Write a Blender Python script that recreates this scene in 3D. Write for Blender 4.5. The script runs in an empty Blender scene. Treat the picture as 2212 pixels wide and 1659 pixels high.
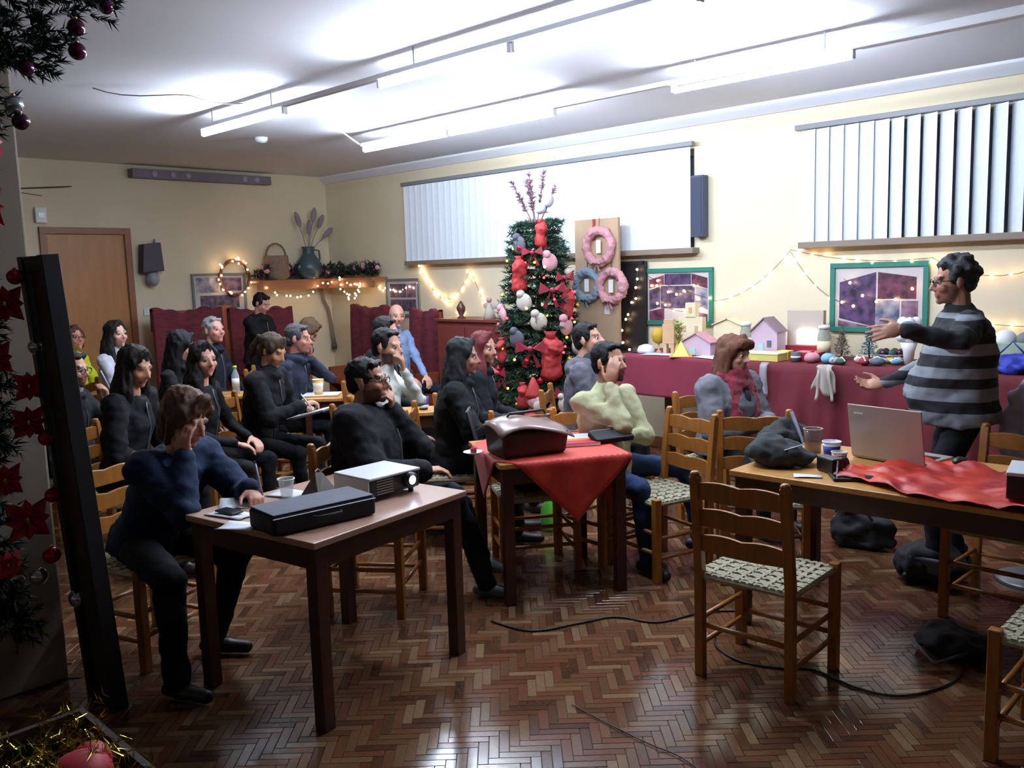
import bpy, math, random
import numpy as np
from mathutils import Matrix, Vector, noise

SC = bpy.context.scene
COL = SC.collection
R = math.radians

# ------------------------------------------------------------------ camera
FPX, YAW, PITCH, ROLL, CAMH = 1900.0, R(45.8), R(7.2), R(1.7), 1.68
_f = np.array([math.sin(YAW)*math.cos(PITCH), math.cos(YAW)*math.cos(PITCH), -math.sin(PITCH)])
_r = np.array([math.cos(YAW), -math.sin(YAW), 0.0])
_d = np.cross(_f, _r)
_r2 = math.cos(ROLL)*_r + math.sin(ROLL)*_d
_d2 = -math.sin(ROLL)*_r + math.cos(ROLL)*_d
cam_data = bpy.data.cameras.new('camera')
cam = bpy.data.objects.new('camera', cam_data)
COL.objects.link(cam)
cam.matrix_world = Matrix(((_r2[0], -_d2[0], -_f[0], 0), (_r2[1], -_d2[1], -_f[1], 0), (_r2[2], -_d2[2], -_f[2], CAMH), (0, 0, 0, 1)))
cam_data.sensor_fit = 'HORIZONTAL'
cam_data.sensor_width = 36.0
cam_data.lens = FPX/2212*36.0
cam_data.clip_start = 0.05
SC.camera = cam

# ------------------------------------------------------------------ world (night outside), exposure
world = bpy.data.worlds.new('night')
SC.world = world
world.use_nodes = True
world.node_tree.nodes['Background'].inputs[0].default_value = (0.02, 0.025, 0.04, 1)
world.node_tree.nodes['Background'].inputs[1].default_value = 0.3
SC.view_settings.view_transform = 'Standard'
SC.view_settings.look = 'None'
SC.view_settings.gamma = 1.0
SC.view_settings.use_curve_mapping = False
SC.view_settings.exposure = 0.0
TUBE_POWER = 228.0           # emission strength of the fluorescent tubes
ROOM = dict(x0=-6.0, x1=6.85, y0=-6.5, y1=10.0, h=3.0)

# ------------------------------------------------------------------ helpers
def lin(c):
    return tuple(((v/255)/12.92 if v/255 <= 0.04045 else ((v/255+0.055)/1.055)**2.4) for v in c)

MATS = {}
def mat(name, rgb, rough=0.6, metal=0.0, var=0.0, scale=8.0, bump=0.0, bscale=60.0, emit=0.0, spec=0.5, rgb2=None, trans=0.0, alpha=1.0, stretch=None, coat=0.0, sheen=0.0, attr=None, ecol=None):
    if name in MATS: return MATS[name]
    m = bpy.data.materials.new(name); m.use_nodes = True
    nt = m.node_tree; b = nt.nodes['Principled BSDF']
    c = (*lin(rgb), 1)
    b.inputs['Base Color'].default_value = c
    b.inputs['Roughness'].default_value = rough
    b.inputs['Metallic'].default_value = metal
    b.inputs['Specular IOR Level'].default_value = spec
    if coat: b.inputs['Coat Weight'].default_value = coat; b.inputs['Coat Roughness'].default_value = 0.12
    if sheen: b.inputs['Sheen Weight'].default_value = sheen
    if trans: b.inputs['Transmission Weight'].default_value = trans
    if alpha < 1: b.inputs['Alpha'].default_value = alpha
    if emit:
        b.inputs['Emission Color'].default_value = (*lin(ecol or rgb), 1)
        b.inputs['Emission Strength'].default_value = emit
    tc = None
    if var or rgb2 or bump:
        tc = nt.nodes.new('ShaderNodeTexCoord')
        src = tc.outputs['Object']
        if stretch:
            mp = nt.nodes.new('ShaderNodeMapping'); mp.inputs['Scale'].default_value = stretch
            nt.links.new(src, mp.inputs['Vector']); src = mp.outputs['Vector']
    if attr:
        at = nt.nodes.new('ShaderNodeAttribute'); at.attribute_name = attr
        base = at.outputs['Color']
    else: base = None
    if var or rgb2:
        n = nt.nodes.new('ShaderNodeTexNoise'); n.inputs['Scale'].default_value = scale; n.inputs['Detail'].default_value = 4
        nt.links.new(src, n.inputs['Vector'])
        cr = nt.nodes.new('ShaderNodeMapRange')
        cr.inputs['From Min'].default_value = 0.35; cr.inputs['From Max'].default_value = 0.65
        nt.links.new(n.outputs['Fac'], cr.inputs['Value'])
        mx = nt.nodes.new('ShaderNodeMix'); mx.data_type = 'RGBA'
        nt.links.new(cr.outputs['Result'], mx.inputs['Factor'])
        if base is not None and not rgb2:
            hs = nt.nodes.new('ShaderNodeHueSaturation'); hs.inputs['Value'].default_value = 1-var
            nt.links.new(base, hs.inputs['Color'])
            nt.links.new(base, mx.inputs['A']); nt.links.new(hs.outputs['Color'], mx.inputs['B'])
        else:
            mx.inputs['A'].default_value = c
            mx.inputs['B'].default_value = (*lin(rgb2), 1) if rgb2 else tuple(v*(1-var) for v in c[:3])+(1,)
        base = mx.outputs['Result']
    if base is not None: nt.links.new(base, b.inputs['Base Color'])
    if bump:
        n2 = nt.nodes.new('ShaderNodeTexNoise'); n2.inputs['Scale'].default_value = bscale; n2.inputs['Detail'].default_value = 3
        nt.links.new(src, n2.inputs['Vector'])
        bp = nt.nodes.new('ShaderNodeBump'); bp.inputs['Strength'].default_value = bump; bp.inputs['Distance'].default_value = 0.01
        nt.links.new(n2.outputs['Fac'], bp.inputs['Height'])
        nt.links.new(bp.outputs['Normal'], b.inputs['Normal'])
    MATS[name] = m
    return m

def rotz(a):
    c, s = math.cos(a), math.sin(a); return np.array([[c, -s, 0], [s, c, 0], [0, 0, 1.0]])
def rotx(a):
    c, s = math.cos(a), math.sin(a); return np.array([[1.0, 0, 0], [0, c, -s], [0, s, c]])
def roty(a):
    c, s = math.cos(a), math.sin(a); return np.array([[c, 0, s], [0, 1.0, 0], [-s, 0, c]])
def unit(v):
    v = np.asarray(v, float); n = np.linalg.norm(v); return v/n if n > 1e-9 else v
def frame(d):
    d = unit(d); h = np.array([0, 0, 1.0]) if abs(d[2]) < 0.9 else np.array([1.0, 0, 0])
    a = unit(np.cross(h, d)); return a, np.cross(d, a), d

class MB:
    def __init__(s): s.v = []; s.f = []; s.m = []
    def add(s, V, F, mi=0):
        o = len(s.v); s.v.extend([tuple(map(float, p)) for p in V]); s.f.extend([tuple(i+o for i in f) for f in F]); s.m.extend([mi]*len(F)); return s
    def box(s, c, size, M=None, mi=0):
        h = np.array(size)/2.0; M = np.eye(3) if M is None else M; c = np.array(c, float)
        V = [c+M@(h*np.array(k)) for k in ((-1,-1,-1),(1,-1,-1),(1,1,-1),(-1,1,-1),(-1,-1,1),(1,-1,1),(1,1,1),(-1,1,1))]
        return s.add(V, [(0,3,2,1),(4,5,6,7),(0,1,5,4),(1,2,6,5),(2,3,7,6),(3,0,4,7)], mi)
    def bar(s, a, b, w, h, mi=0, up=(0,0,1)):
        a = np.array(a, float); b = np.array(b, float); d = unit(b-a); x = unit(np.cross(d, up)); z = np.cross(x, d)
        return s.box((a+b)/2, (w, np.linalg.norm(b-a), h), np.stack([x, d, z], 1), mi)
    def rings(s, Rg, cap=True, mi=0, closed=False):
        n = len(Rg[0]); V = [p for r in Rg for p in r]; F = []
        for i in range(len(Rg)-1):
            for j in range(n):
                k = (j+1) % n
                F.append((i*n+j, i*n+k, (i+1)*n+k, (i+1)*n+j))
        if cap:
            F.append(tuple(range(n-1, -1, -1))); F.append(tuple((len(Rg)-1)*n+j for j in range(n)))
        return s.add(V, F, mi)
    def cap(s, a, b, ra, rb=None, n=10, mi=0):
        rb = ra if rb is None else rb; a = np.array(a, float); b = np.array(b, float)
        x, y, d = frame(b-a) if np.linalg.norm(b-a) > 1e-6 else frame((0, 0, 1)); Rg = []
        ang = [2*math.pi*j/n for j in range(n)]
        for t in (-85, -55, -25): Rg.append([a+d*ra*math.sin(R(t))+ra*math.cos(R(t))*(x*math.cos(q)+y*math.sin(q)) for q in ang])
        for t in (25, 55, 85): Rg.append([b+d*rb*math.sin(R(t))+rb*math.cos(R(t))*(x*math.cos(q)+y*math.sin(q)) for q in ang])
        return s.rings(Rg, True, mi)
    def cyl(s, a, b, ra, rb=None, n=12, mi=0):
        rb = ra if rb is None else rb; a = np.array(a, float); b = np.array(b, float); x, y, d = frame(b-a)
        ang = [2*math.pi*j/n for j in range(n)]
        return s.rings([[p+r*(x*math.cos(q)+y*math.sin(q)) for q in ang] for p, r in ((a, ra), (b, rb))], True, mi)
    def ell(s, c, r, M=None, n=14, m=9, mi=0):
        c = np.array(c, float); r = np.array([r]*3 if np.isscalar(r) else r, float); M = np.eye(3) if M is None else M; Rg = []
        for i in range(m+1):
            t = -math.pi/2+math.pi*(i+0.02)/(m+0.04)
            Rg.append([c+M@(r*np.array([math.cos(t)*math.cos(2*math.pi*j/n), math.cos(t)*math.sin(2*math.pi*j/n), math.sin(t)])) for j in range(n)])
        return s.rings(Rg, True, mi)
    def tube(s, pts, r, n=6, mi=0):
        pts = [np.array(p, float) for p in pts]; Rg = []
        for i, p in enumerate(pts):
            d = pts[min(i+1, len(pts)-1)]-pts[max(i-1, 0)]; x, y, _ = frame(d); rr = r[i] if hasattr(r, '__len__') else r
            if i and np.dot(x, px_) < 0 and abs(np.dot(x, px_)) > 0.7: x, y = -x, -y
            px_ = x
            Rg.append([p+rr*(x*math.cos(2*math.pi*j/n)+y*math.sin(2*math.pi*j/n)) for j in range(n)])
        return s.rings(Rg, True, mi)
    def lathe(s, prof, c=(0, 0, 0), n=18, mi=0, M=None):
        c = np.array(c, float); M = np.eye(3) if M is None else M
        return s.rings([[c+M@np.array([r*math.cos(2*math.pi*j/n), r*math.sin(2*math.pi*j/n), z]) for j in range(n)] for r, z in prof], True, mi)
    def prism(s, poly, t, c=(0, 0, 0), M=None, mi=0):
        # polygon in local x,z, extruded by t along local y (centred)
        c = np.array(c, float); M = np.eye(3) if M is None else M; n = len(poly)
        V = [c+M@np.array([x, -t/2, z]) for x, z in poly]+[c+M@np.array([x, t/2, z]) for x, z in poly]
        F = [tuple(range(n)), tuple(range(2*n-1, n-1, -1))]+[(i, i+n, (i+1) % n+n, (i+1) % n) for i in range(n)]
        return s.add(V, F, mi)
    def sheet(s, fn, nu, nv, mi=0, thick=0.0):
        P = [[np.array(fn(i/nu, j/nv), float) for j in range(nv+1)] for i in range(nu+1)]
        V = [p for r in P for p in r]; F = [(i*(nv+1)+j, (i+1)*(nv+1)+j, (i+1)*(nv+1)+j+1, i*(nv+1)+j+1) for i in range(nu) for j in range(nv)]
        return s.add(V, F, mi)
    def mesh(s, name, mats):
        me = bpy.data.meshes.new(name); me.from_pydata(s.v, [], s.f)
        for m in (mats if isinstance(mats, (list, tuple)) else [mats]): me.materials.append(m)
        if any(s.m): me.polygons.foreach_set('material_index', s.m)
        return me
    def build(s, name, mats, parent=None, smooth=False, bevel=0.0, solid=0.0, sub=0):
        me = s.mesh(name, mats)
        if smooth: me.polygons.foreach_set('use_smooth', [True]*len(me.polygons))
        me.update()
        return link(name, me, parent, bevel, solid, sub)

def link(name, me, parent=None, bevel=0.0, solid=0.0, sub=0):
    o = bpy.data.objects.new(name, me); COL.objects.link(o)
    if parent is not None: o.parent = parent
    if solid:
        md = o.modifiers.new('solid', 'SOLIDIFY'); md.thickness = solid; md.offset = 0
    if bevel:
        md = o.modifiers.new('bevel', 'BEVEL'); md.width = bevel; md.segments = 2; md.limit_method = 'ANGLE'
    if sub:
        md = o.modifiers.new('sub', 'SUBSURF'); md.levels = sub; md.render_levels = sub
    return o

def tag(o, label, cat, group=None, kind=None):
    o['label'] = label; o['category'] = cat
    if group: o['group'] = group
    if kind: o['kind'] = kind
    return o
def thing(name, label, cat, loc=(0, 0, 0), rz=0.0, group=None):
    o = bpy.data.objects.new(name, None); COL.objects.link(o); o.empty_display_size = 0.1
    o.location = loc; o.rotation_euler = (0, 0, rz)
    return tag(o, label, cat, group)
def struct(o): o['kind'] = 'structure'; return o
def copy_tree(o, parent=None):
    c = o.copy(); COL.objects.link(c); c.parent = parent
    for ch in list(o.children): copy_tree(ch, c)
    return c

def organic(mb, voxel, it=4, noise_amp=0.0, noise_f=9.0, seed=0.0, zf=1.3):
    me = mb.mesh('tmp', []) if False else bpy.data.meshes.new('tmp')
    me.from_pydata(mb.v, [], mb.f)
    o = bpy.data.objects.new('tmp', me); COL.objects.link(o)
    md = o.modifiers.new('r', 'REMESH'); md.mode = 'VOXEL'; md.voxel_size = voxel; md.use_smooth_shade = True
    if it:
        ms = o.modifiers.new('s', 'SMOOTH'); ms.iterations = it; ms.factor = 0.5
    dg = bpy.context.evaluated_depsgraph_get()
    ev = o.evaluated_get(dg)
    out = bpy.data.meshes.new_from_object(ev, depsgraph=dg)
    bpy.data.objects.remove(o); bpy.data.meshes.remove(me)
    out.polygons.foreach_set('use_smooth', [True]*len(out.polygons))
    if noise_amp:
        n = len(out.vertices); co = np.empty(n*3); no = np.empty(n*3)
        out.vertices.foreach_get('co', co); out.vertices.foreach_get('normal', no)
        co = co.reshape(-1, 3); no = no.reshape(-1, 3)
        h = np.array([noise.noise(Vector((p[0]*noise_f+seed, p[1]*noise_f, p[2]*noise_f*zf)))+0.55*noise.noise(Vector((p[0]*noise_f*2.3, p[1]*noise_f*2.3+seed, p[2]*noise_f*2.3*zf))) for p in co])
        co += no*(h*noise_amp)[:, None]
        out.vertices.foreach_set('co', co.ravel()); out.update()
    return out
# ------------------------------------------------------------------ materials
rnd = random.Random(7)
M_wall = mat('cream_wall_paint', (226, 212, 182), 0.75, var=0.05, scale=1.5, bump=0.05, bscale=90)
M_ceil = mat('white_ceiling_paint', (222, 223, 229), 0.8, var=0.06, scale=0.8)
M_pillar = mat('grey_plaster', (126, 116, 98), 0.8, var=0.1, scale=3)
M_sub = mat('dark_floor_joint', (52, 36, 28), 0.6)
M_plank = mat('parquet', (120, 84, 62), 0.15, attr='pc', var=0.18, scale=60, spec=0.5, bump=0.02, bscale=60)
M_white = mat('white_plastic', (232, 232, 236), 0.45)
M_metal = mat('grey_metal', (150, 152, 156), 0.4, 0.7)
M_black = mat('black_plastic', (20, 20, 22), 0.4)
M_honey = mat('honey_pine', (164, 104, 44), 0.32, var=0.22, scale=7, stretch=(6, 6, 1), spec=0.5)
M_ttop = mat('pale_table_top', (180, 142, 122), 0.3, var=0.1, scale=5, stretch=(1, 8, 1))
M_ttop2 = mat('honey_table_top', (206, 150, 84), 0.3, var=0.14, scale=5, stretch=(8, 1, 1))
M_tframe = mat('reddish_brown_wood', (70, 36, 24), 0.4, var=0.2, scale=6, stretch=(5, 5, 1))
M_door = mat('orange_brown_veneer', (186, 126, 70), 0.42, var=0.16, scale=3, stretch=(5, 5, 0.7))
M_trim = mat('brown_door_trim', (150, 92, 56), 0.45, var=0.15, scale=6)
M_night = mat('night_glass', (96, 104, 116), 0.3, spec=0.5)
M_wframe = mat('window_frame_grey', (120, 118, 118), 0.5)
M_sill = mat('taupe_sill', (128, 112, 98), 0.55)
M_slat = mat('white_blind_fabric', (226, 232, 240), 0.7, var=0.04, scale=30)
M_rail = mat('blind_rail_grey', (120, 122, 126), 0.5)
M_tube = mat('fluorescent_tube_glow', (225, 238, 255), 0.4, emit=TUBE_POWER)
M_warm = mat('warm_fairy_bulb', (255, 214, 160), 0.4, emit=26.0)
M_redb = mat('red_fairy_bulb', (255, 60, 70), 0.4, emit=5.0)
M_yelb = mat('yellow_fairy_bulb', (255, 220, 60), 0.4, emit=6.0)
M_wire = mat('thin_dark_wire', (70, 66, 50), 0.6)

# ------------------------------------------------------------------ room shell
X0, X1, Y0, Y1, HC = ROOM['x0'], ROOM['x1'], ROOM['y0'], ROOM['y1'], ROOM['h']
floor = struct(MB().box(((X0+X1)/2, (Y0+Y1)/2, -0.055), (X1-X0+0.4, Y1-Y0+0.4, 0.1)).build('floor', M_sub))
struct(MB().box(((X0+X1)/2, (Y0+Y1)/2, HC+0.05), (X1-X0+0.4, Y1-Y0+0.4, 0.1)).build('ceiling', M_ceil))
struct(MB().box((X0-0.1, (Y0+Y1)/2, HC/2), (0.2, Y1-Y0, HC)).build('wall_left', M_wall))
struct(MB().box(((X0+X1)/2, Y0-0.1, HC/2), (X1-X0+0.4, 0.2, HC)).build('wall_front', M_wall))
# back wall with the door opening
DX0, DX1, DZ = 3.34, 4.15, 2.23
w = MB(); w.box(((X0+DX0)/2-0.1, Y1+0.1, HC/2), (DX0-X0+0.2, 0.2, HC)); w.box(((DX1+X1)/2+0.1, Y1+0.1, HC/2), (X1-DX1+0.2, 0.2, HC))
w.box(((DX0+DX1)/2, Y1+0.1, (DZ+HC)/2), (DX1-DX0, 0.2, HC-DZ)); struct(w.build('wall_back', M_wall))
# right wall with two window openings
WZ0, WZ1 = 1.86, 2.72
WIN = [(4.34, 8.24), (-0.3, 3.26)]
w = MB(); w.box((X1+0.1, (Y0+Y1)/2, WZ0/2), (0.2, Y1-Y0, WZ0)); w.box((X1+0.1, (Y0+Y1)/2, (WZ1+HC)/2), (0.2, Y1-Y0, HC-WZ1))
ys = [Y0]+[v for p in sorted(WIN) for v in p]+[Y1]
for i in range(0, len(ys), 2): w.box((X1+0.1, (ys[i]+ys[i+1])/2, (WZ0+WZ1)/2), (0.2, ys[i+1]-ys[i], WZ1-WZ0))
struct(w.build('wall_right', M_wall))
struct(MB().prism([(0, 0), (0, -0.09), (-0.03, -0.09), (-0.09, -0.02), (-0.09, 0)], Y1-Y0, (X1, (Y0+Y1)/2, HC)).build('trim_1', M_ceil))
struct(MB().box((X1-0.008, (Y0+Y1)/2, 0.05), (0.016, Y1-Y0, 0.1)).build('baseboard_right', M_trim))
b_ = MB(); b_.box(((X0+DX0-0.08)/2, Y1-0.008, 0.05), (DX0-0.08-X0, 0.016, 0.1)); b_.box(((DX1+0.08+X1)/2, Y1-0.008, 0.05), (X1-DX1-0.08, 0.016, 0.1))
struct(b_.build('baseboard_back', M_trim))
# door
d = MB().box(((DX0+DX1)/2, Y1+0.03, DZ/2), (DX1-DX0, 0.045, DZ)).build('door_1', M_door, bevel=0.003); struct(d)
t = MB()
for x in (DX0-0.035, DX1+0.035): t.box((x, Y1-0.01, DZ/2+0.035), (0.07, 0.03, DZ+0.07))
t.box(((DX0+DX1)/2, Y1-0.01, DZ+0.035), (DX1-DX0+0.14, 0.032, 0.07)); t.build('door_frame', M_trim, d, bevel=0.003)
h = MB(); h.cyl((DX0+0.07, Y1+0.01, 1.02), (DX0+0.07, Y1-0.05, 1.02), 0.012); h.cap((DX0+0.07, Y1-0.05, 1.02), (DX0+0.18, Y1-0.05, 1.02), 0.01); h.build('door_handle', M_metal, d, True)
# windows, sills
for i, (a, b) in enumerate(WIN):
    g = struct(MB().box((X1+0.12, (a+b)/2, (WZ0+WZ1)/2), (0.01, b-a, WZ1-WZ0)).build('window_%d' % (i+1), M_night))
    fr = MB()
    for z in (WZ0+0.025, WZ1-0.025): fr.box((X1+0.1, (a+b)/2, z), (0.05, b-a, 0.05))
    k = 5 if i == 0 else 4
    for j in range(k+1): fr.box((X1+0.1, a+0.025+(b-a-0.05)*j/k, (WZ0+WZ1)/2), (0.05, 0.05, WZ1-WZ0))
    fr.build('window_frame', M_wframe, g)
    MB().box((X1-0.045, (a+b)/2, WZ0-0.03), (0.13, b-a+0.1, 0.05)).build('window_sill', M_sill, g, bevel=0.004)
# pillar on the left
PX0, PX1, PY0, PY1 = 0.62, 1.235, 3.92, 4.42
struct(MB().box(((PX0+PX1)/2, (PY0+PY1)/2, HC/2), (PX1-PX0, PY1-PY0, HC)).build('wall_pillar', M_pillar, bevel=0.01))

# ------------------------------------------------------------------ herringbone parquet
PW, PN = 0.037, 4
PAL = [(92, 60, 40), (106, 72, 48), (114, 80, 56), (124, 92, 64), (102, 62, 40), (136, 106, 78), (112, 70, 48), (84, 54, 38)]
cA, sA = math.cos(R(-45.6)), math.sin(R(-45.6))
def uv2xy(u, v): return (cA*u-sA*v)*PW, (sA*u+cA*v)*PW
def camspace(x, y, z=0.0):
    p = np.array([x, y, z-CAMH]); return p@_r2, p@_d2, p@_f
cells = []
for a in range(-330, 330):
    for b in range(-45, 45):
        for vert in (0, 1):
            u0, v0 = a+PN*b, a-PN*b
            uc, vc = (u0+PN/2, v0+0.5) if not vert else (u0+0.5, v0+1+PN/2)
            x, y = uv2xy(uc, vc)
            if not (-1.2 < x < X1-0.02 and -0.6 < y < Y1-0.02): continue
            r_, d_, f_ = camspace(x, y)
            if f_ < 0.9: continue
            px, py = 1106+FPX*r_/f_, 829.5+FPX*d_/f_
            if px < -1100 or px > 3300 or py > 2600: continue
            if PX0 < x < PX1 and PY0 < y < PY1: continue
            cells.append((f_, px, py, x, y, vert))
cells.sort()
inview = [c for c in cells if 660 < c[1] < 2090 and c[2] < 1648 and not (1500 < c[1] < 1720 and c[2] > 1470 and False)]
near = set(id(c) for c in inview[:300])
gapw = 0.0012
PM = []
for k, c in enumerate(PAL):
    mb = MB(); hx, hy = PW*PN/2-gapw, PW/2-gapw
    Rg = [[(sx*(hx-o), sy*(hy-o), z) for sx, sy in ((-1, -1), (1, -1), (1, 1), (-1, 1))] for o, z in ((0, -0.008), (0, -0.0006), (0.0008, 0.0))]
    mb.rings(Rg, True); me = mb.mesh('plank', M_plank)
    ca = me.color_attributes.new('pc', 'FLOAT_COLOR', 'POINT'); ca.data.foreach_set('color', list((*lin(c), 1))*len(me.vertices)); PM.append(me)
V = []; F = []; CC = []
proto = np.array([v.co[:] for v in PM[0].vertices]); pf = [tuple(p.vertices) for p in PM[0].polygons if len(p.vertices) == 4]
for c in cells:
    f_, px, py, x, y, vert = c
    k = rnd.choice((0, 1, 1, 2, 2, 3, 4, 5, 6, 6, 7)); ang = R(-45.6)+(math.pi/2 if vert else 0)
    tx, ty = rnd.gauss(0, 0.004), rnd.gauss(0, 0.0025)
    if id(c) in near:
        o = bpy.data.objects.new('plank', PM[k]); COL.objects.link(o); o.parent = floor
        o.location = (x, y, 0); o.rotation_euler = (tx, ty, ang)
    else:
        M = rotz(ang)@roty(ty)@rotx(tx); P = proto@M.T+np.array([x, y, 0]); o_ = len(V)
        V.extend(map(tuple, P)); F.extend(tuple(i+o_ for i in q) for q in pf); CC.extend(list((*lin(PAL[k]), 1))*len(P))
me = bpy.data.meshes.new('planks'); me.from_pydata(V, [], F); me.materials.append(M_plank)
ca = me.color_attributes.new('pc', 'FLOAT_COLOR', 'POINT'); ca.data.foreach_set('color', CC)
o = link('distant_planks', me, floor); o['kind'] = 'stuff'

# ------------------------------------------------------------------ fluorescent lamps
def lamp(x, y0, y1, label):
    L = y1-y0; t = thing('fluorescent_lamp', label, 'lamp', (x, (y0+y1)/2, HC), 0, 'fluorescent ceiling lamps')
    MB().box((0, 0, -0.115), (0.045, L+0.03, 0.035)).build('housing', M_white, t, bevel=0.006)
    for q in (-L*0.35, L*0.35): MB().cyl((0, q, 0), (0, q, -0.1), 0.006).build('hanger', M_white, t, True)
    n = max(1, round(L/1.25)); l = L/n
    for i in range(n):
        a = -L/2+i*l+0.03; b = a+l-0.06
        MB().cyl((0, a, -0.165), (0, b, -0.165), 0.019).build('tube', M_tube, t, True)
        for q in (a-0.01, b+0.01): MB().box((0, q, -0.150), (0.04, 0.022, 0.06)).build('lamp_holder', M_white, t, bevel=0.004)
    return t
lamp(3.46, 5.47, 6.70, 'glowing fluorescent tube lamp on the ceiling farthest to the left')
lamp(3.46, 2.14, 4.43, 'long bright double fluorescent lamp cut by the top edge of the picture')
lamp(5.04, 4.37, 6.72, 'long bright double fluorescent lamp on the ceiling in front of the wide blind')
lamp(5.06, 2.15, 3.38, 'bright fluorescent tube lamp on the ceiling towards the upper right corner')
tag(MB().box((3.46, 4.95, 2.885), (0.04, 1.02, 0.03)).build('ceiling_batten', M_white), 'white batten joining the two fluorescent lamps of the left ceiling row', 'batten', 'ceiling battens')
tag(MB().box((5.045, 3.87, 2.885), (0.04, 0.97, 0.03)).build('ceiling_batten', M_white), 'white batten joining the two fluorescent lamps of the right ceiling row', 'batten', 'ceiling battens')
tag(MB().box((5.055, 0.98, 2.89), (0.07, 2.3, 0.05)).build('ceiling_batten', M_white, bevel=0.005), 'long pale unlit batten running off to the upper right corner', 'batten', 'ceiling battens')
t = thing('smoke_detector', 'small round white detector on the ceiling beyond the leftmost tube lamp', 'detector', (4.46, 7.5, HC))
MB().lathe([(0.001, 0), (0.06, 0), (0.06, -0.02), (0.045, -0.045), (0.001, -0.05)]).build('housing', M_white, t, True)
MB().lathe([(0.001, -0.05), (0.015, -0.05), (0.012, -0.058), (0.001, -0.06)], n=10).build('sensor', M_metal, t, True)
pts = [(2.45+0.1*i, 6.2-0.02*i+0.06*math.sin(i*0.9), 2.985-0.02*abs(math.sin(i*0.55))) for i in range(11)]
tag(MB().tube(pts, 0.004).build('ceiling_cable', M_wire, None, True), 'thin loose cable sagging along the ceiling to the leftmost lamp', 'cable')
tag(MB().tube([(3.47, 5.45, 2.89), (3.7, 5.65, 2.93), (4.15, 6.05, 2.95), (4.6, 6.45, 2.94), (5.03, 6.75, 2.89)], 0.006).build('ceiling_cable', M_white, None, True), 'white cable crossing the ceiling between the two lamp rows', 'cable')
# beam-like cornice board with round discs near the back wall
t = thing('curtain_pelmet', 'mauve boxed board with pale round discs high on the back wall', 'pelmet', (5.11, 9.93, 2.9))
MB().box((0, 0, 0), (1.72, 0.13, 0.1), roty(0.0)).build('board', mat('mauve_board', (126, 118, 134), 0.6, var=0.1), t, bevel=0.006)
for x in (-0.62, -0.4, -0.22, 0.5, 0.66):
    MB().cyl((x, -0.066, 0), (x, -0.075, 0), 0.035).build('disc', mat('pale_disc', (168, 168, 188), 0.5), t, True)
# ceiling fan (hub hidden by the pillar)
t = thing('ceiling_fan', 'ceiling fan with dark brown blades behind the grey pillar', 'fan', (2.72, 9.28, 2.6))
MB().cyl((0, 0, 0.4), (0, 0, 0.05), 0.014).build('downrod', M_metal, t, True)
MB().lathe([(0.01, 0.09), (0.07, 0.08), (0.1, 0.02), (0.1, -0.03), (0.06, -0.07), (0.01, -0.08)]).build('motor', M_white, t, True)
for k in range(4):
    a = R(-47+90*k); c, s_ = math.cos(a), math.sin(a); Mk = rotz(a)@rotx(R(10))
    MB().prism([(0.09, -0.03), (0.2, -0.055), (0.62, -0.07), (0.68, -0.04), (0.68, 0.04), (0.62, 0.07), (0.2, 0.055), (0.09, 0.03)], 0.008, (0, 0, 0), Mk@rotx(R(90))).build('blade', mat('dark_fan_blade', (92, 72, 62), 0.45), t)
t = thing('wall_box', 'small white wall box above the left corner of the door', 'wall box', (3.3, 9.98, 2.42))
MB().box((0, 0, 0), (0.11, 0.04, 0.16)).build('cover', M_white, t, bevel=0.006)
MB().box((0, -0.022, 0.0), (0.06, 0.006, 0.05)).build('panel', M_metal, t)

# ------------------------------------------------------------------ vertical blinds
def blind(ya, yb, n, ang, label):
    t = thing('vertical_blind', label, 'blind', (X1-0.06, (ya+yb)/2, 0))
    MB().box((0, 0, 2.755), (0.05, yb-ya+0.1, 0.04)).build('head_rail', M_rail, t, bevel=0.004)
    me = MB().sheet(lambda u, v: ((0.010*math.sin(math.pi*u)), (u-0.5)*0.127, -0.88+v*0.88), 4, 1).mesh('slat', M_slat)
    p = (yb-ya)/n
    for i in range(n):
        o = link('slat', me, t, 0, 0.0015); o.location = (-0.0, ya-(ya+yb)/2+p*(i+0.5), 2.73)
        o.rotation_euler = (0, 0, R(ang(i))+rnd.gauss(0, 0.02))
    return t
blind(4.36, 8.28, 38, lambda i: 10, 'wide closed white vertical blind behind the tall Christmas tree')
blind(-0.25, 3.31, 31, lambda i: -33-5*math.sin(i*1.7) if i < 19 else (-27 if i < 25 else -14), 'white vertical blind with dark gaps between its slats at the upper right')
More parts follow.
